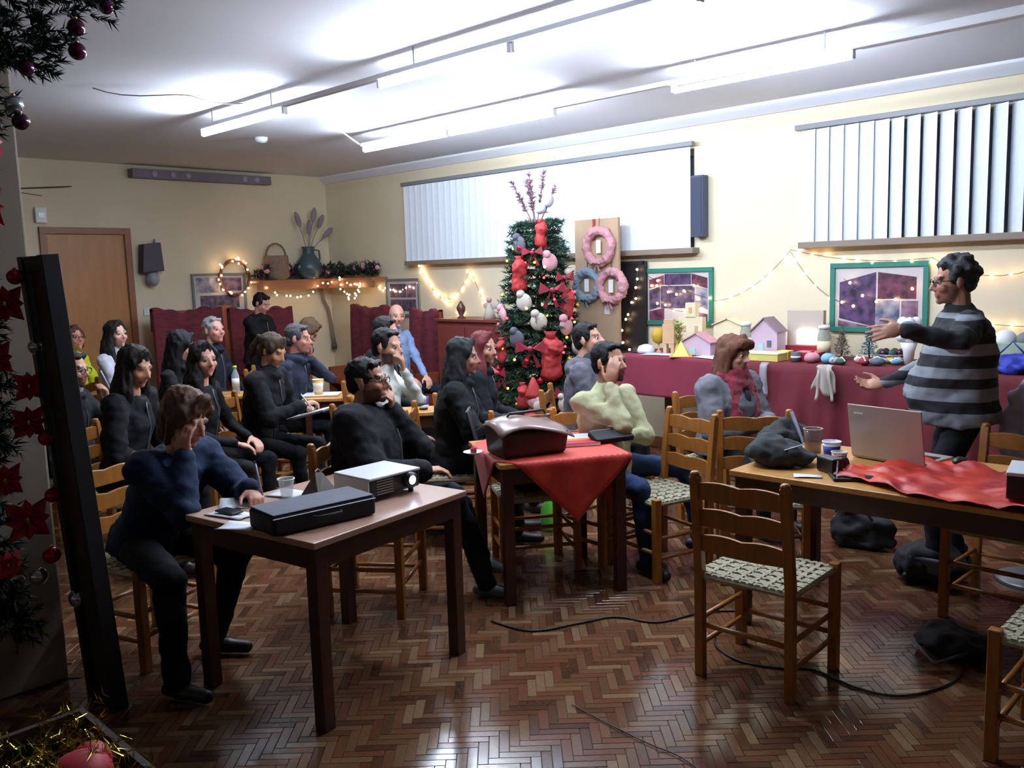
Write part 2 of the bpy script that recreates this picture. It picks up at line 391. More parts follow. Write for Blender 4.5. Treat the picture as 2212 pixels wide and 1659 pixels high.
# ------------------------------------------------------------------ ladder-back chairs with woven seats
M_rush = mat('woven_rush_cord', (178, 172, 146), 0.8, var=0.2, scale=40)
def make_chair():
    # local: seat centre at origin, faces +y
    t = thing('ladder_back_chair', 'ladder-back chair', 'chair')
    W, D, SH, BH = 0.40, 0.38, 0.45, 0.875
    for sx in (-1, 1):
        MB().bar((sx*(W/2-0.005), -D/2, 0), (sx*(W/2-0.005), -D/2-0.005, 0.46), 0.038, 0.038, up=(0, 1, 0)).bar((sx*(W/2-0.005), -D/2-0.005, 0.45), (sx*(W/2-0.01), -D/2-0.05, BH-0.02), 0.038, 0.036, up=(0, 1, 0)).lathe([(0.019, -0.02), (0.021, 0), (0.02, 0.012), (0.012, 0.02)], (sx*(W/2-0.01), -D/2-0.051, BH-0.02), 10).build('back_post', M_honey, t, bevel=0.004)
        MB().bar((sx*(W/2+0.01), D/2, 0), (sx*(W/2+0.01), D/2, SH+0.012), 0.04, 0.04, up=(0, 1, 0)).build('front_leg', M_honey, t, bevel=0.004)
    for k, z in enumerate((0.57, 0.68, 0.79)):
        yb = -D/2-0.005-0.045*(z-0.45)/0.41
        top = [(x, 0.036+0.012*abs(math.sin(math.pi*2.0*(x/0.36+0.5)))*0.8) for x in np.linspace(0.18, -0.18, 17)]
        MB().prism([(-0.18, -0.03), (-0.06, -0.036), (0.06, -0.036), (0.18, -0.03)]+top, 0.016, (0, yb, z)).build('back_slat', M_honey, t, bevel=0.003)
    for z in (0.16, 0.27):
        MB().cyl((-W/2, D/2, z), (W/2, D/2, z), 0.011).build('stretcher', M_honey, t, True)
        for sx in (-1, 1): MB().cyl((sx*W/2, -D/2, z-0.03), (sx*W/2, D/2, z-0.03), 0.011).build('stretcher', M_honey, t, True)
    MB().cyl((-W/2, -D/2, 0.22), (W/2, -D/2, 0.22), 0.011).build('stretcher', M_honey, t, True)
    s = MB()
    for a, b in (((-W/2, -D/2), (W/2, -D/2)), ((-W/2, D/2), (W/2, D/2)), ((-W/2, -D/2), (-W/2, D/2)), ((W/2, -D/2), (W/2, D/2))): s.cyl((*a, SH-0.02), (*b, SH-0.02), 0.015, n=8)
    n = 13
    for i in range(n):
        x = -W/2+W*(i+0.5)/n; y = -D/2+D*(i+0.5)/n; wd = 0.0095
        for axis in (0, 1):
            P = []
            for j in range(2*n+1):
                q = j/(2*n); z = SH-0.006+0.005*math.cos(math.pi*(j/2*2)/1.0+(i*math.pi)+axis*math.pi)*(1 if j % 2 == 1 else 0)
                P.append((q, z))
            L_ = [((x-wd, -D/2-0.012+(D+0.024)*q, z) if axis == 0 else (-W/2-0.012+(W+0.024)*q, y+wd, z)) for q, z in P]
            R_ = [((x+wd, -D/2-0.012+(D+0.024)*q, z) if axis == 0 else (-W/2-0.012+(W+0.024)*q, y-wd, z)) for q, z in P]
            s.add(L_+R_, [(j, j+1, j+2*n+2, j+2*n+1) for j in range(2*n)])
    s.sheet(lambda u, v: (-W/2+W*u, -D/2+D*v, SH-0.018), 1, 1)
    s.build('woven_seat', M_rush, t, solid=0.004)
    return t
CHAIR = make_chair()
chair_used = [False]
def chair(x, y, face, label, group='ladder-back chairs with woven seats'):
    # face: world angle (deg) of the direction the sitter looks
    o = CHAIR if not chair_used[0] else copy_tree(CHAIR)
    chair_used[0] = True
    o.location = (x, y, 0); o.rotation_euler = (0, 0, R(face-90)); tag(o, label, 'chair', group); return o
chair(3.215, 1.70, 2, 'empty ladder-back chair with its back to the viewer in the right foreground')
chair(4.03, 2.79, 164, 'empty honey-coloured ladder-back chair between the red-clothed small table and the scarfed woman')
chair(4.27, 2.30, 216, 'ladder-back chair heaped with black coats at the end of the laptop table')
chair(4.46, 1.13, 178, 'ladder-back chair behind the open laptop, in front of the striped man')
chair(3.29, 0.60, 180, 'ladder-back chair cut off by the lower right edge of the picture')
chair(3.62, 3.38, 235, 'empty ladder-back chair half under the small red-clothed table')

# ------------------------------------------------------------------ tables
def table(x, y, rz, w, d, top, label, h=0.74, leg=0.055, apron=0.085, inset=0.02):
    t = thing('wooden_table', label, 'table', (x, y, 0), R(rz), 'wooden tables')
    MB().box((0, 0, h-0.013), (w, d, 0.026)).build('table_top', top, t, bevel=0.004)
    a = MB()
    for sy in (-1, 1): MB().box((0, sy*(d/2-inset-0.012), h-0.026-apron/2), (w-2*inset-leg, 0.022, apron)).build('apron', M_tframe, t)
    for sx in (-1, 1): MB().box((sx*(w/2-inset-0.012), 0, h-0.026-apron/2), (0.022, d-2*inset-leg, apron)).build('apron', M_tframe, t)
    for sx in (-1, 1):
        for sy in (-1, 1): MB().box((sx*(w/2-inset-leg/2), sy*(d/2-inset-leg/2), (h-0.026)/2), (leg, leg, h-0.026)).build('leg', M_tframe, t, bevel=0.003)
    return t
TL = table(2.06, 3.10, 8.5, 0.88, 0.78, M_ttop, 'brown table with the projector on it, nearest on the left')
TM = table(3.475, 3.14, -30, 0.70, 0.68, M_ttop2, 'small table carrying the leather bag on a red cloth')
TR = table(3.985, 1.13, 90, 1.9, 0.83, M_ttop2, 'long honey-topped table with the open laptop on the right', leg=0.06)

# exhibition tables along the right wall
def trestle(y0, y1, label):
    t = thing('exhibition_table', label, 'table', (6.46, (y0+y1)/2, 0))
    L = y1-y0
    MB().box((0, 0, 0.935), (0.7, L, 0.022)).build('table_top', M_tframe, t)
    for sx in (-1, 1):
        for sy in (-1, 1): MB().box((sx*0.29, sy*(L/2-0.08), 0.46), (0.05, 0.05, 0.925)).build('leg', M_tframe, t)
    return t
trestle(3.62, 4.64, 'exhibition table under the shorter crimson cloth beside the Christmas tree')
trestle(-0.2, 3.58, 'long exhibition table under the dark red cloth behind the striped man')
M_crim = mat('crimson_cloth', (118, 30, 52), 0.85, var=0.12, scale=4)
M_dred = mat('dark_red_cloth', (98, 16, 30), 0.8, var=0.15, scale=5)
def drape(name, y0, y1, drop, label, m, amp, fx=6.09, top=0.949, ends=(True, True)):
    L = y1-y0; nv = int(L/0.03)
    prof = [(6.80, top), (6.45, top), (fx+0.015, top), (fx, top-0.012)]+[(fx-0.004*k, top-0.012-(top-0.012-drop)*k/8) for k in range(1, 9)]
    mb = MB()
    def fn(u, v):
        k = u*(len(prof)-1); i = min(int(k), len(prof)-2); q = k-i
        x = prof[i][0]*(1-q)+prof[i+1][0]*q; z = prof[i][1]*(1-q)+prof[i+1][1]*q
        y = y0+L*v; f = max(0, (top-0.02-z))
        x -= min(1, f*3.0)*amp*(0.5+0.5*math.sin(y*21+1.5*math.sin(y*5))+0.25*math.sin(y*47))
        return (x, y, z)
    mb.sheet(fn, len(prof)*2-2, nv)
    return tag(mb.build(name, m, None, True, solid=0.003), label, 'tablecloth', 'cloths on the exhibition tables')
drape('tablecloth', 3.60, 4.66, 0.62, 'shorter crimson cloth on the exhibition table beside the tree', M_crim, 0.012)
drape('tablecloth', -0.2, 3.595, 0.10, 'long dark red cloth hanging in folds behind the striped man', M_dred, 0.035)
# ------------------------------------------------------------------ people
M_skin = mat('skin', (200, 150, 120), 0.5, attr='Col', var=0.06, scale=25)
M_eyew = mat('eye_white', (225, 220, 214), 0.3)
M_iris = mat('dark_iris', (40, 28, 22), 0.2)
M_zip = mat('dull_zip', (84, 86, 92), 0.45, 0.4)
M_lens = mat('spectacle_frame', (28, 26, 28), 0.35)
_e = MB(); _e.ell((0, 0, 0), 0.0118, n=12, m=8)
_e.m = [1 if np.mean([_e.v[i][1] for i in f]) > 0.0074 else 0 for f in _e.f]
EYE = _e.mesh('eye', [M_eyew, M_iris]); EYE.polygons.foreach_set('use_smooth', [True]*len(EYE.polygons))

def ik(a, b, l1, l2, pole):
    a = np.array(a, float); b = np.array(b, float); d = b-a; L = np.linalg.norm(d)
    if L > (l1+l2)*0.995: b = a+d*(l1+l2)*0.995/L; d = b-a; L = np.linalg.norm(d)
    if L < abs(l1-l2)+0.02: L = abs(l1-l2)+0.02
    u = unit(d); c = (l1*l1+L*L-l2*l2)/(2*L); h = math.sqrt(max(0, l1*l1-c*c))
    p = np.array(pole, float); p = unit(p-u*np.dot(p, u))
    return a+u*c+p*h, b

def hand(mb, w, d, n, side, curl=25, spread=1.0, s=1.0, point=False):
    # w wrist, d finger direction, n palm normal (palm faces n), side +1 right hand
    d = unit(d); n = unit(np.array(n, float)-d*np.dot(n, d)); x = np.cross(d, n)*side   # x: towards the thumb
    mb.ell(w+d*0.045*s, np.array([0.040, 0.050, 0.017])*s, np.stack([x, d, n], 1), n=10, m=7)
    for i, (o, l) in enumerate(((0.030, 0.070), (0.010, 0.080), (-0.010, 0.074), (-0.029, 0.058))):
        k = w+(d*(0.082-0.003*abs(i-1))+x*o)*s; c = R(curl*(0.35 if point and i == 0 else 1)); dd = unit(d*math.cos(c)+n*math.sin(c)+x*o*2.2*spread)
        k2 = k+dd*l*0.55*s; c2 = c*2.1; dd2 = unit(d*math.cos(c2)+n*math.sin(c2)+x*o*1.5*spread); k3 = k2+dd2*l*0.5*s
        mb.cap(w+(d*0.03+x*o*0.8)*s, k, 0.0115*s, 0.0105*s, n=8); mb.cap(k, k2, 0.0102*s, 0.0092*s, n=8); mb.cap(k2, k3, 0.0092*s, 0.0078*s, n=8)
    a = w+(d*0.02+x*0.022)*s; b = a+(d*0.035+x*0.036+n*0.012)*s; c_ = b+(d*0.034+x*0.012+n*0.008)*s
    mb.cap(a, b, 0.0145*s, 0.0115*s, n=8); mb.cap(b, c_, 0.0112*s, 0.009*s, n=8)

GLOBAL_P = []
def dk(c): return tuple(v*0.62 for v in c) if max(c) < 60 else c
def person(label, head, face, seat=0.45, lean=4, side=0, hyaw=0, hpitch=0, htilt=0, hands=None, feet=None, girth=1.0, scale=1.0, skin=(196, 146, 118),
           hair='short', haircol=(40, 32, 28), top=(24, 25, 30), legs=(26, 27, 34), shoe=(22, 20, 20), beard=None, glasses=False, collar=None, belly=0.0,
           topmat=None, legmat=None, topname='jacket', sleeve=1.0, chair_label=None, eyes=True, bulk=0.0, voxel=0.0085, chair_back=0.0, hairvol=1.0, legw=1.0, scarf=None, hood=False, lipcol=None, female=False):
    s = scale; sit = seat is not None
    hz = head[2]; fa = R(face)
    # torso length fitted to the head height
    pz = (seat+0.085) if sit else 0.90*s
    T = 0.48*s; ln, sd = R(lean), R(side)
    up = np.array([math.sin(sd), math.sin(ln)*math.cos(sd), math.cos(ln)*math.cos(sd)])
    need = (hz-0.165*s-pz)/max(0.3, up[2]); T = min(max(need, 0.40*s), 0.58*s)
    P = np.array([0, 0, pz]); neck = P+up*T
    hup = unit(up*0.45+np.array([0, 0.10, 0.9])); hc = neck+hup*0.165*s+np.array([0, 0.02, 0])
    # root so that the head lands where it should
    Rz = rotz(fa-math.pi/2); off = Rz@hc
    root = (head[0]-off[0], head[1]-off[1], 0.0 if True else 0)
    t = thing('person', label, 'person', root, fa-math.pi/2, 'people at the meeting')
    rv = unit(np.cross([0, 1, 0], up)); rv = np.array([math.cos(sd), 0, -math.sin(sd)]); fv = np.cross(up, rv)
    HM = rotz(R(hyaw))@rotx(R(hpitch))@roty(R(htilt))
    hs = s*1.0
    H = lambda p: hc+HM@(np.array(p, float)*hs)
    g = girth
    # ---- joints
    sh = {k: neck-up*0.055*s+rv*k*0.172*s*(0.5+0.5*g) for k in (-1, 1)}
    hip = {k: P+np.array([k*0.088*s*g, 0.0, -0.01]) for k in (-1, 1)}
    feet = feet or {}; hands = hands or {}
    fk = {}; kn = {}
    for k, nm in ((-1, 'L'), (1, 'R')):
        f = feet.get(nm)
        if f is None: f = (k*0.13, 0.40, 0.0) if sit else (k*0.11, 0.02, 0.0)
        if f[0] == 'w':
            q_ = Rz.T@(np.array([f[1], f[2], 0])-np.array(root)); f = (q_[0], q_[1])+tuple(f[3:])
        an = np.array([f[0], f[1], f[2]+0.085]); yaw = f[3] if len(f) > 3 else k*-8
        pole = (k*0.25, 1.0, 0.55) if sit else (k*0.1, 1, 0)
        if len(f) > 4: pole = f[4]
        kn[k], an = ik(hip[k], an, 0.425*s, 0.415*s, pole); fk[k] = (an, yaw)
    el = {}; wr = {}
    for k, nm in ((-1, 'L'), (1, 'R')):
        hd = hands.get(nm) or {}
        p = hd.get('p')
        if p is None: p = (k*0.11, 0.30, (seat+0.19) if sit else 0.86*s)
        if hd.get('face'): p = H(hd['face'])
        pole = hd.get('pole', (k*0.7, -0.5, -0.6))
        el[k], wr[k] = ik(sh[k], p, 0.285*s, 0.25*s, pole)
    # ---- skin body: one continuous surface
    b = MB()
    for c, r in (((0, -0.014, 0.034), (0.074, 0.094, 0.084)), ((0, 0.028, -0.028), (0.060, 0.064, 0.086)), ((0, 0.034, -0.074), (0.044, 0.047, 0.038))): b.ell(H(c), np.array(r)*hs, HM, n=20, m=14)
    b.ell(H((0, 0.074, -0.094)), 0.019*hs); b.cap(H((-0.036, 0.078, 0.022)), H((0.036, 0.078, 0.022)), 0.0145*hs)
    b.cap(H((0, 0.088, 0.014)), H((0, 0.113, -0.028)), 0.008*hs, 0.0125*hs); b.cap(H((-0.012, 0.096, -0.034)), H((0.012, 0.096, -0.034)), 0.0095*hs)
    for k in (-1, 1):
        b.ell(H((k*0.038, 0.062, -0.028)), 0.025*hs); b.ell(H((k*0.077, -0.008, -0.006)), np.array([0.010, 0.021, 0.032])*hs, HM@rotz(R(-k*18)))
    b.cap(H((-0.019, 0.086, -0.058)), H((0.019, 0.086, -0.058)), 0.0085*hs); b.cap(H((-0.016, 0.084, -0.071)), H((0.016, 0.084, -0.071)), 0.009*hs)
    b.cap(H((0, -0.022, -0.03)), neck-up*0.02, 0.056*s, 0.056*s*(0.6+0.4*g))
    b.cap(neck, P, 0.06, 0.06)
    for k in (-1, 1):
        b.cap(neck-up*0.055*s, sh[k], 0.035); b.cap(sh[k], el[k], 0.034*s, 0.032*s); b.cap(el[k], wr[k], 0.033*s, 0.024*s)
        hd = hands.get('L' if k < 0 else 'R') or {}
        dd = hd.get('d'); dd = unit(wr[k]-el[k]) if dd is None else np.array(dd, float)
        nn = hd.get('n', (0, -0.2, -1) if not hd.get('face') else HM@np.array([-k*0.6, -1, 0.0]))
        hand(b, wr[k]+unit(dd)*0.005, dd, nn, k, hd.get('curl', 28), hd.get('spread', 1.0), s*1.02, hd.get('point', False))
        b.cap(P, hip[k], 0.06); b.cap(hip[k], kn[k], 0.05, 0.04); b.cap(kn[k], fk[k][0], 0.04, 0.03)
    me = organic(b, voxel, 3)
    n = len(me.vertices); co = np.empty(n*3); me.vertices.foreach_get('co', co); co = co.reshape(-1, 3)
    L = (co-hc)@HM/hs
    C = np.tile(np.array(lin(skin)), (n, 1))
    nh = np.ones(n, bool)
    for k in (-1, 1):
        hd = hands.get('L' if k < 0 else 'R') or {}
        dd = unit(wr[k]-el[k]) if hd.get('d') is None else unit(hd['d'])
        q = np.clip((co-wr[k])@dd, -0.1, 0.19); nh &= np.linalg.norm(co-wr[k]-q[:, None]*dd, axis=1) > 0.058
    hm = nh & (np.abs(L[:, 0]) < 0.1) & (L[:, 2] > -0.125) & (L[:, 1] > -0.11) & (np.abs(L[:, 2]) < 0.14)
    def paint(mask, c, a=1.0): C[mask] = C[mask]*(1-a)+np.array(lin(c))*a
    paint(hm & (L[:, 1] > 0.05) & (np.abs(L[:, 0]) > 0.02) & (L[:, 2] < -0.012) & (L[:, 2] > -0.05), (206, 116, 100), 0.30)
    if beard: paint(hm & (L[:, 2] < -0.038-0.45*np.maximum(0, 0.05-np.abs(L[:, 0]))*0.6) & (L[:, 1] > -0.01), beard, 0.88)
    paint(hm & (L[:, 1] > 0.074) & (np.abs(L[:, 0]) < 0.026) & (L[:, 2] < -0.052) & (L[:, 2] > -0.078), lipcol or (160, 78, 74), 0.7)
    paint(hm & (L[:, 1] > 0.055) & (np.abs(L[:, 0]) < 0.056) & (np.abs(L[:, 0]) > 0.012) & (L[:, 2] > 0.021) & (L[:, 2] < 0.034), tuple(v*0.8 for v in haircol), 0.8)
    ca = me.color_attributes.new('Col', 'FLOAT_COLOR', 'POINT'); ca.data.foreach_set('color', np.hstack([C, np.ones((n, 1))]).ravel())
    me.materials.append(M_skin); link('body', me, t)
    if eyes:
        for k in (-1, 1):
            o = link('eye', EYE, t); o.matrix_local = Matrix(np.vstack([np.hstack([HM*hs, H((k*0.031, 0.0775, 0.002))[:, None]]), [0, 0, 0, 1]]).tolist())
    # ---- upper garment
    c = MB(); bk = bulk
    sec = [(-0.12, 0.165, 0.125), (0.02, 0.165, 0.125), (0.22, 0.152, 0.112), (0.42, 0.158, 0.115), (0.66, 0.172, 0.118), (0.84, 0.168, 0.10), (0.94, 0.12, 0.080), (1.02, 0.066, 0.066)]
    if female: sec = [(-0.12, 0.172, 0.13), (0.02, 0.165, 0.125), (0.24, 0.136, 0.105), (0.44, 0.140, 0.118), (0.66, 0.152, 0.128), (0.84, 0.150, 0.095), (0.94, 0.105, 0.074), (1.02, 0.062, 0.062)]
    if collar == 0: sec = sec[:-2]+[(0.93, 0.125, 0.082), (0.975, 0.085, 0.066)]
    Rg = []
    for q, hw, hd_ in sec:
        hw = (hw*g+bk)*s; hd_ = (hd_*g+bk)*s; cc = P+up*T*q; bl = belly*math.exp(-((q-0.22)/0.3)**2)
        Rg.append([cc+rv*hw*math.cos(a)+fv*((hd_+(bl if math.sin(a) > 0 else 0))*math.sin(a)) for a in np.linspace(0, 2*math.pi, 24, endpoint=False)])
    c.rings(Rg)
    for k in (-1, 1):
        c.cap(neck-up*0.07*s+rv*k*0.06*s, sh[k], 0.060*s+bk, 0.066*s*g**0.5+bk, n=12); c.cap(sh[k], el[k], 0.064*s*g**0.5+bk, 0.050*s+bk, n=12)
        if sleeve > 0: c.cap(el[k], el[k]+(wr[k]-el[k])*0.94*sleeve, 0.050*s+bk, 0.036*s+bk*0.7, n=12)
    if collar != 0: c.cap(neck+up*0.015*s, neck+up*0.02*s+fv*0.012, 0.066*s, n=12)
    if topname in ('jacket', 'cardigan', 'vest') and collar != 0:
        c.tube([neck+up*(0.035+0.012*math.sin(a))*s*-1*-1*0.6+(rv*math.cos(a)*0.082+fv*(math.sin(a)*0.078+0.012))*s-up*0.03*s*max(0, math.sin(a)) for a in np.linspace(0, 2*math.pi, 17)], 0.026*s, 8)
        c.cap(P-np.array([0, 0, 0.06]), P+up*0.06, 0.14*s*g, 0.13*s*g, n=16)
    if topname == 'jacket' and not female: c.ell(neck-fv*0.088*s-up*0.035*s, np.array([0.115, 0.05, 0.065])*s, np.stack([rv, fv, up], 1))
    me = organic(c, 0.0135, 5, 0.013, 11.0, rnd.random()*50)
    me.materials.append(topmat or mat('cloth_%d_%d_%d' % tuple(top), dk(top), 0.85, var=0.18, scale=14, bump=0.25, bscale=45, spec=0.25)); link(topname, me, t)
    if topname in ('jacket', 'cardigan') and not scarf:
        zp = []
        for q, hw, hd_ in [sec[0]]+sec[1:-1]:
            zp.append(P+up*T*q+fv*((hd_*g+bk)*s*0.97+belly*math.exp(-((q-0.22)/0.3)**2)+0.004))
        MB().tube(zp, 0.0065, 6).build('zip', M_zip, t, True)
    if collar:
        m_ = MB(); m_.cap(neck+up*0.012+fv*0.02, neck+up*0.036*s+fv*0.03, 0.068*s, 0.063*s, n=14)
        me = organic(m_, 0.012, 2); me.materials.append(mat('collar_%d_%d_%d' % tuple(collar), collar, 0.8)); link('collar', me, t)
    # ---- trousers
    c = MB(); c.ell(P+np.array([0, 0.0, -0.0]), np.array([0.165*g, 0.125*g, 0.105])*s, n=18, m=10)
    for k in (-1, 1):
        c.cap(hip[k], kn[k], 0.088*s*g**0.6*legw**0.5, 0.062*s*legw, n=12); c.cap(kn[k], fk[k][0]+np.array([0, 0, 0.0 if legw > 1.05 else -0.015]), 0.062*s*legw, 0.047*s*legw, n=12)
    me = organic(c, 0.0135, 4, 0.009, 10.0, rnd.random()*50)
    me.materials.append(legmat or mat('trouser_%d_%d_%d' % tuple(legs), dk(legs), 0.85, spec=0.25, var=0.15, scale=20, bump=0.2, bscale=60)); link('trousers', me, t)
    # ---- shoes
    for k in (-1, 1):
        an, yaw = fk[k]; m_ = MB(); d_ = rotz(R(yaw))@np.array([0, 1.0, 0])
        tilt = unit(d_+np.array([0, 0, hands.get('toe', 0.0) if k == 1 else 0.0])); d_ = tilt
        h0 = an-np.array([0, 0, 0.045])-d_*0.045; t0 = an-np.array([0, 0, 0.050])+d_*0.15*s
        m_.cap(h0, h0+d_*0.1, 0.036*s, 0.040*s, n=10); m_.cap(h0+d_*0.08, t0, 0.041*s, 0.032*s, n=10); m_.cap(an+np.array([0, 0, 0.02]), h0+d_*0.05, 0.044*s, 0.038*s, n=10)
        me = organic(m_, 0.010, 3)
        n = len(me.vertices); co = np.empty(n*3); me.vertices.foreach_get('co', co); co = co.reshape(-1, 3); zf = an[2]-0.085
        co[:, 2] = np.maximum(co[:, 2], zf+0.002); me.vertices.foreach_set('co', co.ravel()); me.update()
        me.materials.append(mat('shoe_%d_%d_%d' % tuple(shoe), shoe, 0.5)); link('shoe', me, t)
    # ---- hair
    hb = MB(); H0 = H
    if hairvol != 1.0: H = lambda p: H0(np.array([0, -0.01, 0.03])+(np.array(p, float)-np.array([0, -0.01, 0.03]))*hairvol); hs = hs*hairvol
    if hair in ('short', 'curly', 'grey', 'side'):
        hb.ell(H((0, -0.024, 0.048)), np.array([0.082, 0.094, 0.082])*hs, HM); hb.ell(H((0, -0.055, -0.005)), np.array([0.073, 0.055, 0.068])*hs, HM)
        for k in (-1, 1): hb.ell(H((k*0.066, 0.012, 0.028)), np.array([0.014, 0.034, 0.040])*hs, HM)
        hb.cap(H((-0.042, 0.052, 0.092)), H((0.042, 0.052, 0.092)), 0.019*hs)
        if hair == 'curly':
            rr = random.Random(5)
            for i in range(60):
                a, z = rr.uniform(0, 6.28), rr.uniform(-0.2, 1.0); q = math.sqrt(max(0, 1-z*z)); v = np.array([q*math.cos(a), q*math.sin(a), z])
                if v[1] > 0.45 and v[2] < 0.55: continue
                hb.ell(H(np.array([0, -0.022, 0.046])+v*np.array([0.084, 0.098, 0.086])), 0.020*hs, n=8, m=5)
    elif hair == 'bald':
        hb.ell(H((0, -0.052, -0.006)), np.array([0.076, 0.054, 0.045])*hs, HM)
        for k in (-1, 1): hb.ell(H((k*0.069, -0.005, 0.008)), np.array([0.012, 0.03, 0.026])*hs, HM)
    elif hair in ('long', 'bob', 'ponytail', 'shaggy', 'bun', 'fringe'):
        hb.ell(H((0, -0.022, 0.046)), np.array([0.086, 0.098, 0.084])*hs, HM); hb.ell(H((0, -0.05, -0.01)), np.array([0.08, 0.06, 0.075])*hs, HM)
        for k in (-1, 1):
            hb.ell(H((k*0.068, 0.018, 0.03)), np.array([0.02, 0.042, 0.052])*hs, HM); hb.cap(H((k*0.006, 0.052, 0.112)), H((k*0.066, 0.045, 0.04)), 0.022*hs, 0.02*hs)
        if hair == 'fringe': hb.cap(H((-0.04, 0.082, 0.055)), H((0.04, 0.082, 0.055)), 0.018*hs); hb.cap(H((-0.045, 0.075, 0.075)), H((0.045, 0.075, 0.075)), 0.028*hs)
        if hair in ('long', 'fringe', 'shaggy'):
            dn = 0.30 if hair == 'long' else (0.26 if hair == 'fringe' else 0.2)
            for aa in np.linspace(-118, 118, 13):
                sn, cs = math.sin(R(aa)), math.cos(R(aa)); e1 = neck+(rv*0.105*sn-fv*(0.085*cs+0.0))*s+up*0.03*s; fr_ = max(0, -cs); e2 = e1+(rv*0.012*sn+fv*(0.03*fr_-0.02*cs))*s-up*(dn-0.08-0.05*(1-abs(sn)))*s
                hb.cap(H((0.074*sn, -0.02-0.072*cs, 0.01)), e1, 0.024*hs, 0.028*hs, n=8); hb.cap(e1, e2, 0.028*hs, 0.016*hs, n=8)
        if hair == 'bob':
            for k in (-1, 1): hb.cap(H((k*0.076, 0.0, 0.0)), H((k*0.072, 0.01, -0.08)), 0.026*hs, 0.02*hs)
            hb.cap(H((0, -0.06, 0.0)), H((0, -0.06, -0.08)), 0.066*hs, 0.05*hs)
        if hair == 'ponytail':
            hb.ell(H((0, -0.118, 0.04)), 0.026*hs); hb.cap(H((0, -0.13, 0.035)), H((0, -0.15, -0.06)), 0.034*hs, 0.036*hs); hb.cap(H((0, -0.15, -0.06)), H((0.01, -0.14, -0.15)), 0.036*hs, 0.014*hs)
        if hair == 'bun': hb.ell(H((0, -0.09, 0.09)), 0.045*hs)
    if hb.v:
        me = organic(hb, 0.011, 3, 0.009 if hair != 'curly' else 0.012, 50.0 if hair != 'curly' else 30.0, rnd.random()*9, 0.25 if hair not in ('curly', 'short') else 1.0)
        me.materials.append(mat('hair_%d_%d_%d' % tuple(haircol), dk(haircol), 0.6, spec=0.25, var=0.35, scale=60, stretch=(3, 3, 0.4), bump=0.4, bscale=150)); link('hair', me, t)
    H = H0; hs = s
    if glasses:
        gm = MB()
        for k in (-1, 1):
            pts = [H((k*(0.033+0.026*math.cos(a)), 0.1, 0.0+0.019*math.sin(a))) for a in np.linspace(0, 2*math.pi, 17)]
            gm.tube(pts, 0.0024*hs, 5); gm.tube([H((k*0.058, 0.098, 0.006)), H((k*0.077, 0.07, 0.008)), H((k*0.083, -0.01, 0.006))], 0.0024*hs, 5)
        gm.tube([H((-0.008, 0.102, 0.004)), H((0, 0.106, 0.007)), H((0.008, 0.102, 0.004))], 0.0024*hs, 5)
        gm.build('glasses', M_lens, t, True)
    if scarf:
        m_ = MB(); m_.ell(P+up*T*0.42+fv*(0.085+bk)*s, np.array([0.10, 0.062, 0.22])*s, np.stack([rv, fv, up], 1)); me = organic(m_, 0.014, 2, 0.008, 12.0); me.materials.append(mat('navy_jersey', (30, 36, 48), 0.85)); link('inner_top', me, t)
        m_ = MB(); rr = random.Random(3)
        for i in range(3): 
            pts = [neck+up*(0.0+0.03*i)*s+(rv*math.cos(a)*(0.105-0.012*i)+fv*(math.sin(a)*(0.1-0.01*i)+0.012))*s+up*0.012*math.sin(3*a+i) for a in np.linspace(0, 2*math.pi, 19)]
            m_.tube(pts, 0.034*s, 8)
        for k in (-1, 1):
            q0 = neck+rv*k*0.07+fv*0.10; q1 = neck+rv*k*0.095+fv*0.155-up*0.2; q2 = neck+rv*k*0.10+fv*0.165-up*0.42
            for j in (-1, 0, 1): m_.cap(q0+rv*j*0.02, q1+rv*j*0.03, 0.03, 0.03); m_.cap(q1+rv*j*0.03, q2+rv*j*0.035, 0.03, 0.026)
        me = organic(m_, 0.012, 3, 0.012, 18.0); me.materials.append(mat('scarf', scarf, 0.9, var=0.25, scale=25, bump=0.5, bscale=120, sheen=0.3)); link('scarf', me, t)
    if sit and chair_label:
        cx, cy = (Rz@np.array([0, -0.02-chair_back, 0]))[:2]
        chair(root[0]+cx, root[1]+cy, face, chair_label, 'chairs under the seated audience')
    t['_dbg'] = 0; del t['_dbg']
    GLOBAL_P.append((label, t, hc, Rz, root, wr, el, kn, fk))
    return t
def world_of(i, p):
    _, t, hc, Rz, root, *_ = GLOBAL_P[i]; return Rz@np.array(p, float)+np.array(root)
BK, NV = (22, 23, 28), (24, 30, 46)
# standing speaker in the striped sweater
m = bpy.data.materials.new('striped_knit'); m.use_nodes = True; nt = m.node_tree; bs = nt.nodes['Principled BSDF']; bs.inputs['Roughness'].default_value = 0.9
tc = nt.nodes.new('ShaderNodeTexCoord'); sp = nt.nodes.new('ShaderNodeSeparateXYZ'); nt.links.new(tc.outputs['Object'], sp.inputs[0])
rp = nt.nodes.new('ShaderNodeValToRGB'); rp.color_ramp.interpolation = 'CONSTANT'
mr = nt.nodes.new('ShaderNodeMapRange'); mr.inputs['From Min'].default_value = 0.80; mr.inputs['From Max'].default_value = 1.45
nt.links.new(sp.outputs['Z'], mr.inputs['Value']); nt.links.new(mr.outputs['Result'], rp.inputs['Fac'])
G_, K_ = (*lin((128, 132, 140)), 1), (*lin((30, 31, 37)), 1)
els = rp.color_ramp.elements; els[0].position = 0.0; els[0].color = G_; els[1].position = 0.17; els[1].color = K_
for p_, c_ in ((0.26, G_), (0.36, K_), (0.44, G_), (0.52, K_), (0.62, G_), (0.71, K_), (0.90, G_), (0.94, K_)):
    e = els.new(p_); e.color = c_
nt.links.new(rp.outputs['Color'], bs.inputs['Base Color'])
